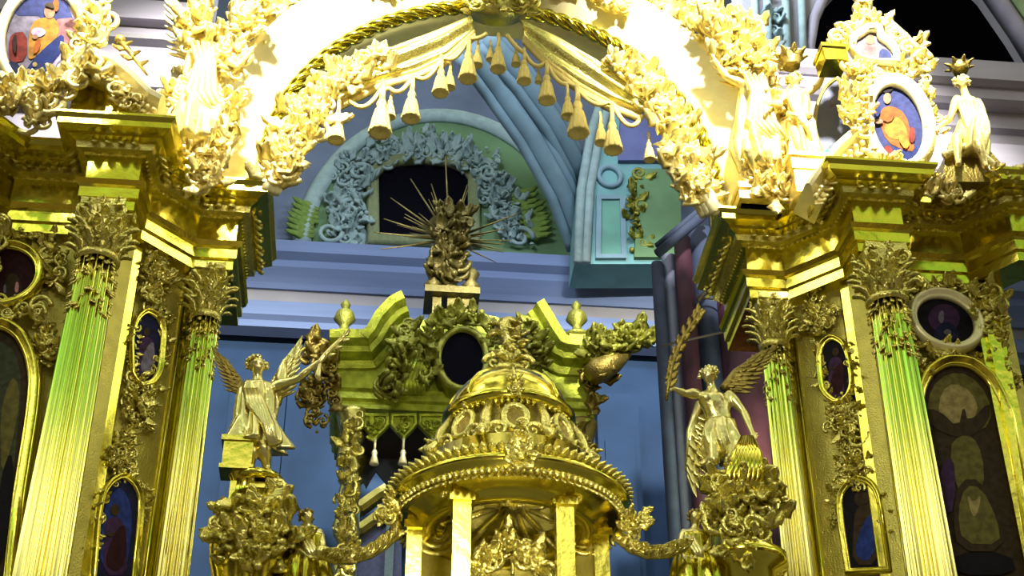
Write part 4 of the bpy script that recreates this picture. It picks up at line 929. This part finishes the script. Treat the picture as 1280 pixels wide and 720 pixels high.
# ================================================================== the altar canopy behind
def altar_canopy():
    Yf = 19.5; q = px(Yf); t = thing('altar_canopy', 'green-gold altar canopy with swooping pediment and oval, behind the dome', 'canopy', (q(578, 500).x, Yf+.7, 0))
    a, b = q(419, 490), q(742, 500); zs = q(580, 516).z; zf = q(580, 466).z; cx = (a.x+b.x)/2; w = b.x-a.x
    m = MB(); hw = w/2; D = 1.7
    box = [(cx+hw, Yf+D), (cx-hw, Yf+D), (cx-hw, Yf), (cx+hw, Yf)]
    h = zf-zs
    def swp(mm, prof): mm.sweep([(cx-hw, Yf+D), (cx-hw, Yf), (cx+hw, Yf), (cx+hw, Yf+D)], prof)
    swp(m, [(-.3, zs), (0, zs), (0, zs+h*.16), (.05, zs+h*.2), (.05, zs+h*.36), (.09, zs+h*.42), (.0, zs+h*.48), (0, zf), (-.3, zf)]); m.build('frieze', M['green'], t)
    # swooping cornice
    m = MB(); path = [(408, 452), (440, 453), (464, 452), (476, 444), (486, 430), (497, 413), (510, 402)]; pr = [(690, 398), (668, 412), (678, 432), (686, 448), (698, 460), (716, 463), (748, 464)]
    path = [(412, 455), (445, 455), (466, 455), (480, 440), (490, 422), (503, 408), (512, 404)]; pr = [(654, 404), (664, 420), (674, 438), (686, 455), (700, 462), (725, 464), (750, 465)]
    prof = [(-.10, -.3), (-.10, .05), (0, .10), (.05, .28), (.12, .32), (.18, .46), (.30, .50), (.30, -.3)]
    for pa in (path, pr):
        P = [q(*p) for p in pa]; fine = []
        for i in range(len(P)-1):
            for k in range(4): fine.append(P[i].lerp(P[i+1], k/4))
        fine.append(P[-1]); rows = []
        for i, p in enumerate(fine):
            tn = (fine[min(i+1, len(fine)-1)]-fine[max(i-1, 0)]).normalized(); nn = tn.cross(NY); nn = nn if nn.z > 0 else -nn
            rows.append([p+nn*o+NY*f_ for o, f_ in prof])
        m = MB(); m.grid(rows, True, True, False); m.build('cornice', M['green'], t)
    # panel behind the swoop and centre cartouche
    m = MB(); m.plate([q(*p) for p in [(420, 470), (440, 458), (466, 458), (482, 442), (492, 424), (506, 408), (540, 395), (580, 388), (620, 395), (655, 410), (672, 438), (688, 460), (742, 475), (742, 480), (420, 480)]], NY, .5, -.02); m.build('pediment', M['green'], t)
    o = ell(q(578, 449, -.3), XR, ZU, q(606, 449, -.3).x-q(578, 449, -.3).x, q(578, 414, -.3).z-q(578, 449, -.3).z, 40)
    m = MB(); m.plate(o, NY, .06); ov = m
    m = MB(); m.ring(o, NY, [(-.02, -.25), (-.02, .05), (.03, .08), (.07, .05), (.09, .0), (.09, -.3)]); fr_ = m.build('oval_frame', M['greencarved'], t); ov.build('oval_opening', M['dark'], fr_)
    m = MB(); m.foliage([q(533, 478, -.22), q(532, 440, -.22), q(542, 415, -.22), q(560, 401, -.22), q(580, 397, -.22), q(602, 402, -.22), q(619, 420, -.22), q(626, 455, -.22)], NY, .10, .24, 120, .15, .2)
    m.foliage([q(512, 410, -.2), q(506, 440, -.25), q(492, 470, -.25), q(486, 490, -.2)], NY, .12, .28, 110, .15, .15, along=V((0, 0, -.5))); m.foliage([q(655, 405, -.2), q(662, 430, -.25), q(672, 455, -.25)], NY, .12, .28, 80, .15, .15, along=V((0, 0, -.5)))
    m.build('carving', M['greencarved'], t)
    m = MB()
    for k in range(7):
        x = 498+k*5; m.tube([q(x+14, 418, -.1), q(x+5, 455, -.16), q(x-2, 478, -.2), q(x, 492, -.1)], [.05, .08, .09, .05], 8)
    m.build('drapery', M['green'], t)
    # lambrequin with pendants
    def scallops(Y, y0, y1, xs, dark):
        mm = MB(); out = []
        for i in range(len(xs)-1):
            x0, x1 = xs[i], xs[i+1]; xm = (x0+x1)/2; o = [(x0, y0), (x1, y0), (x1, y0+(y1-y0)*.4), (x0*.2+x1*.8, y0+(y1-y0)*.62), (xm+3, y0+(y1-y0)*.82), (xm, y1), (xm-3, y0+(y1-y0)*.82), (x0*.8+x1*.2, y0+(y1-y0)*.62), (x0, y0+(y1-y0)*.4)]
            mm.plate([at(x, y, Y) for x, y in o], NY, .05)
            if not dark: mm.ring([at(x, y, Y) for x, y in o], NY, [(-.06, 0), (-.05, .04), (-.01, .04), (0, 0)]); mm.foliage([at(xm, y0+8, Y-.02), at(xm, y0+24, Y-.02)], NY, .10, .16, 14, .2, .3)
        return mm
    xs = [432, 451, 487, 522, 558, 594, 630, 666, 700, 735]
    lam = scallops(Yf+.05, 517, 553, xs[1:], False).build('lambrequin', M['green'], t)
    scallops(Yf+1.6, 575, 610, [424, 446, 470, 500, 530, 560, 590, 620, 650, 690, 720, 745], True).build('rear_lambrequin', M['slate'], t)
    for i in range(1, len(xs)-1):
        xm = (xs[i]+xs[i+1])/2; p = at(xm, 552, Yf); mm = MB(); mm.tube([p+V((0, 0, .05)), p-V((0, 0, .14))], .02, 6); mm.lathe([(.03, -.14), (.045, -.18), (.035, -.22), (.07, -.36), (0, -.36)], p, 10); mm.build('pendant', M['pale'], lam)
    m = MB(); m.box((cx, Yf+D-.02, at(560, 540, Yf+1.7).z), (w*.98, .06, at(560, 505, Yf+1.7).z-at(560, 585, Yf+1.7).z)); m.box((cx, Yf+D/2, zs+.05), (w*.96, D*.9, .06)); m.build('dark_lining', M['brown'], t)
    # four posts: two twisted ones in front with leaf bands
    for k, (xp, yt) in enumerate(((428, 500), (741, 500))):
        for back in (0, 1):
            p = q(xp, 505); Yp = Yf+.16+back*(D-.3); x = p.x+(.16 if xp < 500 else -.16); m = MB(); pts = []; rr = []
            for i in range(90):
                z = zs*(1-i/89); pts.append((x+.06*math.cos(i*.75), Yp+.06*math.sin(i*.75), z)); rr.append(.12+.025*math.sin(i*1.5))
            m.tube(pts, rr, 10); m.box((x, Yp, .2), (.5, .5, .4)); m.lathe([(.14, zs-.5), (.2, zs-.42), (.16, zs-.36), (.24, zs-.06), (.24, zs), (0, zs)], (x, Yp, 0), 16)
            if not back: m.foliage([V((x, Yp-.14, zs-.2-.42*i)) for i in range(9)], NY, .13, .22, 110, .25, .25)
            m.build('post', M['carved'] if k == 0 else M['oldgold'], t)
    # leaf brackets and corner flames at both ends
    m = MB()
    m.foliage([q(392, 442), q(402, 450), q(412, 470), q(416, 500)], NY, .12, .30, 60, .25, .2); m.foliage([q(390, 480), q(388, 505), q(398, 535)], NY, .10, .26, 36, .25, .2)
    m.foliage([q(742, 455), q(745, 480), q(740, 520)], NY, .10, .26, 46, .25, .2); m.foliage([q(735, 440), q(752, 452)], NY, .14, .26, 40, .25, .2); m.build('bracket_leaves', M['oldgold'], t)
    for x, y in ((428, 440), (722, 440)):
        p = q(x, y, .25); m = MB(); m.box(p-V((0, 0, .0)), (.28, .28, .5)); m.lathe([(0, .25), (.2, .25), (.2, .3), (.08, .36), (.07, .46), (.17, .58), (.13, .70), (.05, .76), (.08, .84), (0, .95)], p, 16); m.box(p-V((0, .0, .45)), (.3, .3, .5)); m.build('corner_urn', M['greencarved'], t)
    return t
altar_canopy()
def canopy_bouquet():
    q = px(19.1); t = thing('flower_bracket', 'green leafy bracket jutting right from the altar canopy corner', 'ornament', q(770, 455))
    m = MB(); m.foliage([q(742, 440), q(765, 428), q(790, 426), q(806, 428)], NY, .14, .30, 120, .15, .25); m.build('leaves', M['greencarved'], t)
    m = MB(); P = [(738, 470), (750, 462), (768, 452), (785, 440)]; m.tube([q(*p) for p in P], [.16, .20, .16, .08], 10); m.scroll(q(752, 462, -.1), XR, ZU, .16, 1.4, .05, 1); m.build('scroll', M['oldgold'], t)
canopy_bouquet()
def glory():
    q = px(20.3); c = q(562, 300)
    t = thing('radiant_urn', 'dark gilded urn bristling with rays on top of the altar canopy', 'finial', q(562, 385))
    m = MB(); zb = q(562, 372).z-c.z
    m.lathe([(0, zb), (.30, zb), (.30, zb+.06), (.16, zb+.14), (.14, zb+.26), (.26, zb+.5), (.30, zb+.8), (.24, zb+1.1), (.30, .12), (.36, .3), (0, .35)], c, 24); m.build('urn', M['darkgold'], t)
    m = MB()
    for k in range(26):
        a = R(-25)+random.random()*R(230); L = random.uniform(.55, 1.05); d = V((math.cos(a), random.uniform(-.5, .2), math.sin(a))).normalized(); m.tube([c+d*.15, c+d*L], [.020, .006], 5)
    for a, L in ((95, 1.45), (125, 1.2), (150, 1.15), (172, 1.1), (187, 1.25), (203, 1.2), (20, 1.15), (8, .9), (75, 1.0), (-12, .9), (110, 1.0)): d = V((math.cos(R(a)), -.25, math.sin(R(a)))); m.tube([c+d*.15, c+d*L], [.026, .008], 5)
    m.build('rays', M['darkgold'], t)
    m = MB(); m.foliage([c+V((0, -.3, .3)), c+V((0, -.32, -.2)), c+V((0, -.3, -.7)), c+V((0, -.25, zb+.3))], NY, .26, .3, 150, .15, .25); m.build('leaves', M['darkgold'], t)
    m = MB(); a, b = q(530, 374), q(598, 378); m.box((a+b)/2, (b.x-a.x, .7, .12))
    for x in (a.x+.14, b.x-.14): m.lathe([(.10, 0), (.16, .08), (.08, .2), (.14, .34), (.06, .44), (0, .5)], (x, (a+b).y/2-.2, a.z+.05), 12)
    for x in (a.x+.2, b.x-.2, (a.x+b.x)/2): m.box((x, a.y, a.z-.32), (.14, .4, .6))
    m.build('stand', M['darkgold'], t)
glory()
def altar_frame():
    q = px(YB-.35); t = thing('altar_doorway', 'pale stepped gold-edged window frame low on the blue wall left of the dome', 'window', q(470, 735))
    m = MB(); m.plate([q(440, 745), q(442, 648), (q(502, 648)), q(502, 745)], NY, .2); m.build('panel', paint('p_panel', (.18, .20, .34), .2), t)
    m = MB()
    for dy in (0, 28):
        P = [q(426, 638+dy), q(452, 638+dy), q(474, 622+dy), q(492, 612+dy), q(530, 612+dy)]; m.ring(P, NY, [(-.07, -.1), (-.07, .14), (0, .2), (.1, .2), (.14, .1), (.14, -.1)], False, False)
    m.build('gold_steps', M['matte'], t)
    m = MB()
    for x in (441, 486): m.box(q(x, 705)+V((0, -.12, -.4)), (.14, .1, 2.6))
    m.build('white_post', M['stucco'], t)
altar_frame()

# ================================================================== above the cornice
for n_, c_ in dict(d_sky=(.025, .032, .12), d_blue=(.008, .018, .11), d_orange=(.28, .07, .012), d_yellow=(.30, .15, .02), d_red=(.16, .02, .015), d_flesh=(.24, .13, .08), d_pink=(.22, .09, .10)).items(): paint(n_, c_)  # darkened copies of the paints, offsetting the strong light on the medallions
def oval_top_left():
    Yo = 12.05; q = px(Yo); n = V((.12, -1, -.12)).normalized()
    c = q(53, 50); mp = lambda x, y: atp(x, y, c, n)
    o = [mp(53+47*math.cos(a)-4*math.sin(a), 50+60*math.sin(a)) for a in [2*PI*i/44 for i in range(44)]]
    sh = [('d_sky', [(10, 20), (30, -6), (80, -6), (98, 40), (90, 80), (60, 20)]), ('p_lilac', [(60, 95), (58, 70), (98, 55), (96, 88), (76, 108)]), ('d_pink', [(64, 25), (98, 22), (99, 62), (80, 70), (66, 60)]), ('d_red', [(10, 60), (14, 42), (34, 40), (34, 76), (12, 80)]), ('d_yellow', [(34, 72), (38, 30), (54, 22), (72, 24), (74, 46), (58, 62), (40, 76)]),
          ('d_blue', [(26, 106), (38, 78), (66, 52), (80, 42), (80, 62), (60, 86), (50, 104), (36, 108)]), ('d_flesh', blob((62, 16), 7, 9)), ('d_orange', blob((70, 8), 4, 8)), ('p_lilac', blob((48, 42), 9, 6)), ('d_flesh', blob((44, 48), 4, 3)), ('p_greyv', blob((78, 86), 8, 9)), ('d_orange', [(40, 70), (46, 50), (52, 52), (48, 68)]), ('p_umber', [(55, 10), (60, 5), (68, 8), (68, 14), (60, 11)]), ('d_sky', [(34, 100), (50, 80), (54, 84), (42, 102)]), ('p_maroon', [(14, 58), (18, 46), (22, 48), (20, 74)]), ('p_cream', blob((36, 92), 3, 3)), ('p_cream', blob((44, 84), 3, 3)), ('p_deep', [(8, 80), (26, 82), (22, 100), (14, 94)])]
    icon('oval_medallion', 'large oval medallion at top left painted with a blue and red robed figure', o, n, .10, .12, 'p_greyv', sh, mp, 'pale')
    m = MB(); m.foliage([q(14, 112), q(45, 120), q(80, 108), q(108, 80), (q(120, 40)), q(122, 5)], NY, .15, .22, 170, .2, .25)
    for x, y, sg in ((38, 122, 1), (60, 128, -1), (100, 100, 1), (118, 78, -1)): m.scroll(q(x, y, -.1), XR, ZU, .14, 1.5, .045, sg)
    m.foliage([q(4, 115), q(8, 140)], NY, .12, .2, 26, .2, .2); m.foliage([q(55, 140), q(40, 152)], NY, .12, .2, 26, .25, .2)
    m.foliage([q(150, 118), q(170, 132)], NY, .10, .16, 24, .2, .25)
    o_ = m.build('scroll_carving', M['palecarved']); tag(o_, 'pale gilded scroll carving wrapped round the top left medallion', 'ornament')
    # sloping scroll pediment
    curved_pediment([(96, 88), (118, 88), (140, 98), (160, 115), (180, 136), (198, 146)], 12.15, 'left half of a broken scroll pediment descending from the top left medallion')
    m = MB(); m.tube([q(150, 52), q(160, 62), q(172, 78), q(184, 94)], [.04, .03, .022, .012], 8); m.ball(q(150, 50), .06)
    for k in range(5): m.leaf(q(152+k*5, 55+k*6), V((.8*(-1)**k, -.2, -.2)), NY, .16, .06, .5)
    tag(m.build('branch_bracket', M['oldgold']), 'thin dark gilded sprig sticking out right of the top left medallion', 'ornament')
def curved_pediment(pts, Y, label):
    q = px(Y); P = [q(*p) for p in pts]; fine = []
    for i in range(len(P)-1):
        for k in range(5): fine.append(P[i].lerp(P[i+1], k/5))
    fine.append(P[-1]); rows = []; prof = [(-.12, .3), (-.12, -.02), (-.06, -.08), (.0, -.10), (.06, -.22), (.10, -.24), (.13, -.2), (.13, .3)]
    for i, p in enumerate(fine):
        tn = (fine[min(i+1, len(fine)-1)]-fine[max(i-1, 0)]).normalized(); nn = tn.cross(NY); nn = nn if nn.z > 0 else -nn
        rows.append([p+nn*o+V((0, 1, 0))*f_ for o, f_ in prof])
    t = thing('scroll_pediment', label, 'pediment', fine[len(fine)//2]); m = MB(); m.grid(rows, True, True, False); m.build('moulding', M['pale'], t)
    m = MB()
    for i in range(2, len(fine)-1, 2): p = fine[i]; m.leaf(p+V((0, -.12, -.10)), V((.3, -.3, -1)), NY, .15, .08, .6); m.ball(p+V((0, -.14, -.05)), .035, 6, 5)
    z = CT
    lo = fine[0] if fine[0].z > fine[-1].z else fine[-1]; hi = fine[-1] if lo is fine[0] else fine[0]
    m.build('leaf_edge', M['palecarved'], t)
    m = MB(); m.plate([p-V((0, 0, .1)) for p in fine]+[V((fine[-1].x, fine[-1].y, z)), V((fine[0].x, fine[0].y, z))], NY, .12, -.04); m.build('infill', M['gold'], t)
oval_top_left()

def right_top():
    Yo = 12.15; q = px(Yo); n = V((-.25, -1, -.1)).normalized()
    c = q(1120, 158); mp = lambda x, y: atp(x, y, c, n)
    def tl(a, rx, ry, cx, cy, ti): return mp(cx+rx*math.cos(a)*math.cos(ti)-ry*math.sin(a)*math.sin(ti), cy+rx*math.cos(a)*math.sin(ti)+ry*math.sin(a)*math.cos(ti))
    o = [tl(2*PI*i/44, 31, 49, 1122, 157, R(-14)) for i in range(44)]
    sh = [('d_sky', [(1092, 130), (1100, 112), (1115, 108), (1140, 135), (1152, 170), (1150, 200), (1130, 204), (1100, 180)]), ('d_blue', [(1112, 204), (1118, 180), (1142, 178), (1152, 196), (1140, 206)]), ('d_orange', [(1098, 150), (1102, 136), (1114, 132), (1132, 142), (1140, 172), (1144, 190), (1130, 188), (1108, 178)]), ('d_yellow', [(1104, 162), (1112, 146), (1126, 148), (1136, 168), (1130, 176), (1112, 174)]), ('d_red', [(1106, 200), (1104, 184), (1114, 182), (1118, 200)]), ('d_flesh', blob((1109, 124), 5, 7)), ('p_black', blob((1107, 112), 9, 5)), ('d_red', blob((1140, 170), 4, 10)), ('d_orange', [(1100, 150), (1110, 140), (1120, 144), (1112, 156)]), ('d_yellow', [(1126, 160), (1138, 180), (1132, 190), (1122, 176)]), ('d_blue', [(1096, 128), (1102, 140), (1096, 150), (1092, 140)]), ('d_flesh', blob((1098, 154), 6, 3))]
    icon('oval_medallion', 'tilted oval medallion at upper right with an orange robed figure on blue', o, n, .13, .14, 'd_sky', sh, mp, 'pale')
    o = [mp(x, y) for x, y in [(1068, 62), (1070, 50), (1078, 46), (1086, 40), (1096, 41), (1098, 50), (1108, 56), (1117, 66), (1118, 78), (1104, 78), (1088, 76), (1076, 72)]]
    icon('small_icon', 'small cloudlike pink and blue icon above the tilted oval medallion', o, n, .07, .12, 'p_greyv', [('d_pink', [(1078, 72), (1076, 58), (1086, 50), (1096, 54), (1094, 76)]), ('d_sky', [(1098, 76), (1100, 60), (1112, 64), (1116, 76)]), ('d_flesh', blob((1088, 50), 6, 6))], mp, 'pale')
    # carved crown surround with finial
    t = thing('crown_carving', 'pale gilded crown of scrollwork round the two upper right icons', 'ornament', q(1100, 100))
    m = MB(); P = [q(1048, 66), q(1058, 40), q(1082, 26), q(1108, 30), q(1130, 50), q(1148, 72), q(1152, 90)]
    m.foliage(P, NY, .09, .16, 130, .25, .3); m.foliage([q(1062, 88), q(1100, 94), q(1140, 92)], NY, .10, .16, 90, .25, .3)
    m.tube(P, .08, 8); m.tube([q(1060, 84), q(1100, 92), q(1150, 88)], .09, 8)
    for x, y, sg in ((1046, 46, 1), (1120, 42, -1), (1152, 72, 1), (1060, 80, -1), (1135, 60, 1)): m.scroll(q(x, y, -.1), XR, ZU, .09, 1.4, .035, sg)
    m.build('scrollwork', M['palecarved'], t)
    m = MB(); p = q(1080, 22); m.lathe([(0, -.02), (.12, 0), (.08, .08), (.12, .16), (.06, .26), (.1, .34), (.0, .46)], p, 14); m.foliage([p+V((0, -.06, .1)), p+V((0, -.06, .4))], NY, .09, .13, 26, .2, .3); m.build('finial', M['palecarved'], t)
    m = MB(); m.foliage([q(1068, 100), q(1062, 125), q(1066, 148), q(1080, 165)], NY, .10, .17, 90, .2, .3); mm = MB(); mm.foliage([q(1150, 98), q(1160, 125), q(1172, 150)], NY, .05, .12, 44, .15, .5); mm.build('leaf_drop', M['palecarved'], t); m.foliage([q(1080, 100), q(1078, 140)], NY, .08, .15, 36, .2, .3); m.build('leaf_drop', M['palecarved'], t)
    m = MB(); c_ = q(1040, 78); m.box(c_, (.26, .3, .17), Matrix.Rotation(R(-6), 3, 'Y')); m.box(c_+V((0, -.0, .11)), (.31, .34, .05)); m.build('corbel', M['gold'], t)
    m = MB(); m.foliage([q(1090, 195), q(1110, 212), q(1140, 214), q(1168, 222)], NY, .09, .15, 70, .25, .25); m.foliage([q(1160, 235), q(1190, 245)], NY, .12, .16, 50, .2, .25); m.build('foot_carving', M['palecarved'], t)
    m = MB(); m.box(q(1110, 150)+V((0, .25, -.2)), (.5, .2, 1.6)); m.build('backing', M['gold'], t)
    # slate panel standing in for a dark window opening, partly behind the carving
    qs = px(12.75); o = [qs(x, y) for x, y in [(1022, 218), (1018, 170), (1021, 135), (1030, 112), (1046, 98), (1066, 94), (1085, 110), (1092, 150), (1090, 218)]]
    icon('slate_panel', 'dark slate blue panel in place of a window opening, with a teal foot, behind the carving left of the tilted medallion', o, NY, .03, .03, 'slate', [('p_teal', [(1023, 216), (1024, 188), (1060, 186), (1064, 216)]), ('p_greyv', [(1034, 140), (1042, 118), (1048, 100), (1052, 104), (1046, 130), (1036, 142)])], qs, 'oldgold', cat='painting')
    curved_pediment([(1090, 178), (1068, 186), (1050, 202), (1036, 220), (1022, 240), (1014, 252)], 12.3, 'left half of a broken scroll pediment rising towards the tilted oval medallion')
right_top()

def crowned_statue():
    q = px(12.55); t = thing('standing_statue', 'slim gilded statue with a dark crown standing on a block at upper right', 'statue', q(1005, 205))
    j = dict(head=q(992, 100, -.03), shL=q(982, 117, -.02), shR=q(1008, 116), pel=q(998, 155), elL=q(974, 133, -.06), haL=q(962, 130, -.16), elR=q(1022, 108, -.04), haR=q(1030, 94, -.12), knL=q(998, 178, -.08), ftL=q(1000, 202, 0), knR=q(1008, 178, -.04), ftR=q(1012, 200, .04))
    H = 1.38; person(j, H, (-.3, -1, -.2), (-.5, -1, -.2), t, mat_='palestatue')
    m = MB(); hair(m, j['head'], (-.5, -1, -.2), ZU, H/7.5*1.05, 40); m.build('hair', M['palecarved'], t)
    m = MB()
    for k in range(4): m.tube([q(984+k*3, 118, -.12), q(992+k*3, 135, -.17), q(1000+k*2, 150, -.19), q(1014, 168+k*3, -.12)], [.02, .03, .03, .015], 7)
    m.tube([q(984, 142, -.14), q(998, 146, -.19), q(1013, 144, -.12)], .035, 8); m.build('sash', M['palecarved'], t)
    robe([(q(995, 117), .13, .10), (q(996, 128), .15, .12), (q(998, 144), .11, .10), (q(1000, 158), .16, .14), (q(1004, 180), .15, .14), (q(1008, 203), .18, .16)], 7, .20, 'robe', t, 'palestatue')
    m = MB(); c = q(990, 84); m.lathe([(0, 0), (.09, 0), (.10, .03), (.09, .05), (.13, .12), (.14, .15), (0, .12)], c, 20)
    for k in range(8): a = k*PI/4; m.leaf(c+V((math.cos(a)*.12, math.sin(a)*.12, .11)), V((math.cos(a)*.6, math.sin(a)*.6, 1)), V((math.cos(a), math.sin(a), 0)), .12, .06, .3)
    m.build('crown', M['oldgold'], t)
    m = MB(); c = q(1008, 214); m.box(c-V((0, 0, .02)), (.42, .36, .16)); m.box(c+V((0, 0, .08)), (.48, .42, .05)); m.box(V((c.x, c.y, (c.z+CT)/2-.06)), (.38, .32, c.z-CT+.1)); m.build('block', M['palestatue'], t)
crowned_statue()
def seated_statue():
    q = px(12.2); t = thing('seated_statue', 'gilded crowned figure seated on a dark gold scroll block at the far upper right', 'statue', q(1210, 195))
    j = dict(head=q(1202, 104, -.04), shL=q(1196, 124, -.02), shR=q(1222, 128), pel=q(1216, 165, .05), elL=q(1188, 148, -.06), haL=q(1172, 160, -.14), elR=q(1232, 150, -.06), haR=q(1226, 172, -.16), knL=q(1196, 172, -.28), ftL=q(1198, 205, -.26), knR=q(1222, 178, -.28), ftR=q(1232, 208, -.24))
    H = 1.36; person(j, H, (-.5, -1, -.2), None, t, mat_='palestatue')
    m = MB(); hair(m, j['head'], (-.5, -1, -.2), ZU, H/7.5*1.05, 40); m.build('hair', M['palecarved'], t)
    m = MB()
    for k in range(4): m.tube([q(1198+k*5, 126, -.12), q(1205+k*4, 145, -.18), q(1212+k*3, 162, -.26), q(1224, 178+k*4, -.3)], [.02, .03, .03, .015], 7)
    m.build('sash', M['palecarved'], t)
    robe([(q(1208, 126), .11, .09), (q(1210, 134), .125, .11), (q(1211, 147), .10, .10), (q(1214, 162, -.02), .16, .19), (q(1212, 178, -.12), .18, .22), (q(1213, 196, -.16), .15, .14)], 7, .20, 'robe', t, 'palestatue')
    m = MB(); c = q(1201, 90); m.lathe([(0, 0), (.08, 0), (.09, .03), (.12, .08), (0, .07)], c, 18)
    for k in range(8): a = k*PI/4; m.leaf(c+V((math.cos(a)*.10, math.sin(a)*.10, .06)), V((math.cos(a)*.8, math.sin(a)*.8, .8)), V((math.cos(a), math.sin(a), 0)), .09, .04, .3)
    m.build('crown', M['oldgold'], t)
    m = MB(); qb = px(12.2); m.plate([qb(*p) for p in [(1172, 238), (1176, 205), (1186, 192), (1210, 184), (1232, 200), (1246, 216), (1254, 238)]], NY, .45, .15); m.build('block', M['oldgold'], t)
    m = MB(); m.foliage([qb(1242, 215, -.15), qb(1262, 220, -.15), qb(1270, 228, -.1)], NY, .06, .15, 40, .25, .3); m.tube([qb(1180, 195, -.2), qb(1212, 180, -.25), qb(1245, 210, -.2), qb(1258, 226, -.15)], .045, 8); m.foliage([qb(1175, 165, -.1), qb(1158, 168, -.1)], NY, .03, .12, 10, .2, .3); m.build('scroll_edge', M['palecarved'], t)
seated_statue()

def arch_angel(s):
    q = px(12.75)
    if s < 0:
        t = thing('arch_angel', 'pale gilded angel leaning among clouds and leaves, left shoulder of the arch', 'statue', q(255, 200))
        j = dict(head=q(262, 40, -.1), shL=q(240, 66, -.06), shR=q(276, 70, -.04), pel=q(252, 125, 0), elL=q(232, 92, -.1), haL=q(244, 112, -.2), elR=q(296, 84, -.1), haR=q(312, 66, -.1), knL=q(240, 150, -.25), ftL=q(226, 184, -.1), knR=q(268, 152, -.25), ftR=q(256, 188, -.12)); fw = (.5, -1, -.3)
        ro = [(q(257, 70), .16, .13), (q(254, 95), .17, .15), (q(252, 122), .22, .19), (q(250, 150, -.1), .26, .22), (q(243, 180, -.08), .22, .2)]
        wings = (((246, 75, .15), (226, 8, .25)), ((276, 75, .15), (308, 14, .25)))
        fol = [[(235, 190), (228, 150), (226, 110)], [(270, 195), (280, 160), (290, 120)], [(285, 90), (300, 50), (320, 10)], [(235, 60), (250, 20), (262, -10)], [(252, 215), (262, 228)]]
        blk = (240, 160, .50); lab = ''
    else:
        t = thing('arch_angel', 'pale gilded angel reaching along the arch, right shoulder of the arch', 'statue', q(955, 200))
        j = dict(head=q(960, 88, -.1), shL=q(926, 104, -.06), shR=q(958, 112, -.04), pel=q(942, 160, 0), elL=q(908, 96, -.1), haL=q(896, 78, -.1), elR=q(966, 136, -.1), haR=q(980, 118, -.16), knL=q(934, 188, -.25), ftL=q(946, 218, -.1), knR=q(958, 190, -.25), ftR=q(968, 220, -.12)); fw = (-.4, -1, -.3)
        ro = [(q(943, 112), .16, .13), (q(942, 135), .18, .15), (q(943, 158), .22, .19), (q(946, 182, -.1), .24, .2), (q(954, 212, -.08), .2, .18)]
        wings = (((932, 112, .15), (892, 34, .25)), ((956, 112, .15), (940, 30, .25)))
        fol = [[(925, 80), (940, 70), (960, 84)], [(935, 180), (948, 215), (960, 245)], [(965, 170), (972, 210), (975, 250)], [(880, 8), (905, 40), (930, 55)], [(900, 20), (925, 40), (936, 30)], [(940, 140), (972, 140)], [(905, 60), (915, 90)]]
    H = 1.45; person(j, H, fw, None, t, mat_='palestatue')
    m = MB(); hair(m, j['head'], fw, ZU, H/7.5*1.05, 46); m.build('hair', M['palecarved'], t)
    robe(ro, 7, .22, 'robe', t, 'palestatue')
    m = MB(); a_, b_ = j['shL'], j['pel']; c_ = j['shR']
    for k in range(5): m.tube([V(a_).lerp(V(c_), k*.2)+V((0, -.16, .03)), V(a_).lerp(V(b_), .5).lerp(V(c_), .1+k*.15)+V((0, -.2, 0)), V(b_)+V((-.12+k*.07, -.24, -.1)), V(b_)+V((.05+k*.06, -.26, -.35))], [.02, .035, .04, .02], 7)
    m.build('sash', M['palecarved'], t)
    for a, b in wings: wing(q(*a), q(*b), (0, -1, 0), .36, 'wing', t, 'palecarved')
    for p in fol: m = MB(); m.foliage([q(x, y, .0) for x, y in p], NY, .14, .22, 62, .25, .25); m.build('leaf_carving', M['palecarved'], t)
    m = MB()
    c = q(236, 168) if s < 0 else q(955, 235); m.box(V((c.x, 12.95, (c.z+CT)/2)), (.5, .3, c.z-CT)); m.box(V((c.x, 12.9, c.z)), (.58, .4, .07)); m.box(V((c.x, 12.9, CT+.05)), (.58, .4, .10)); m.build('pedestal', M['palestatue'], t)
arch_angel(-1); arch_angel(1)
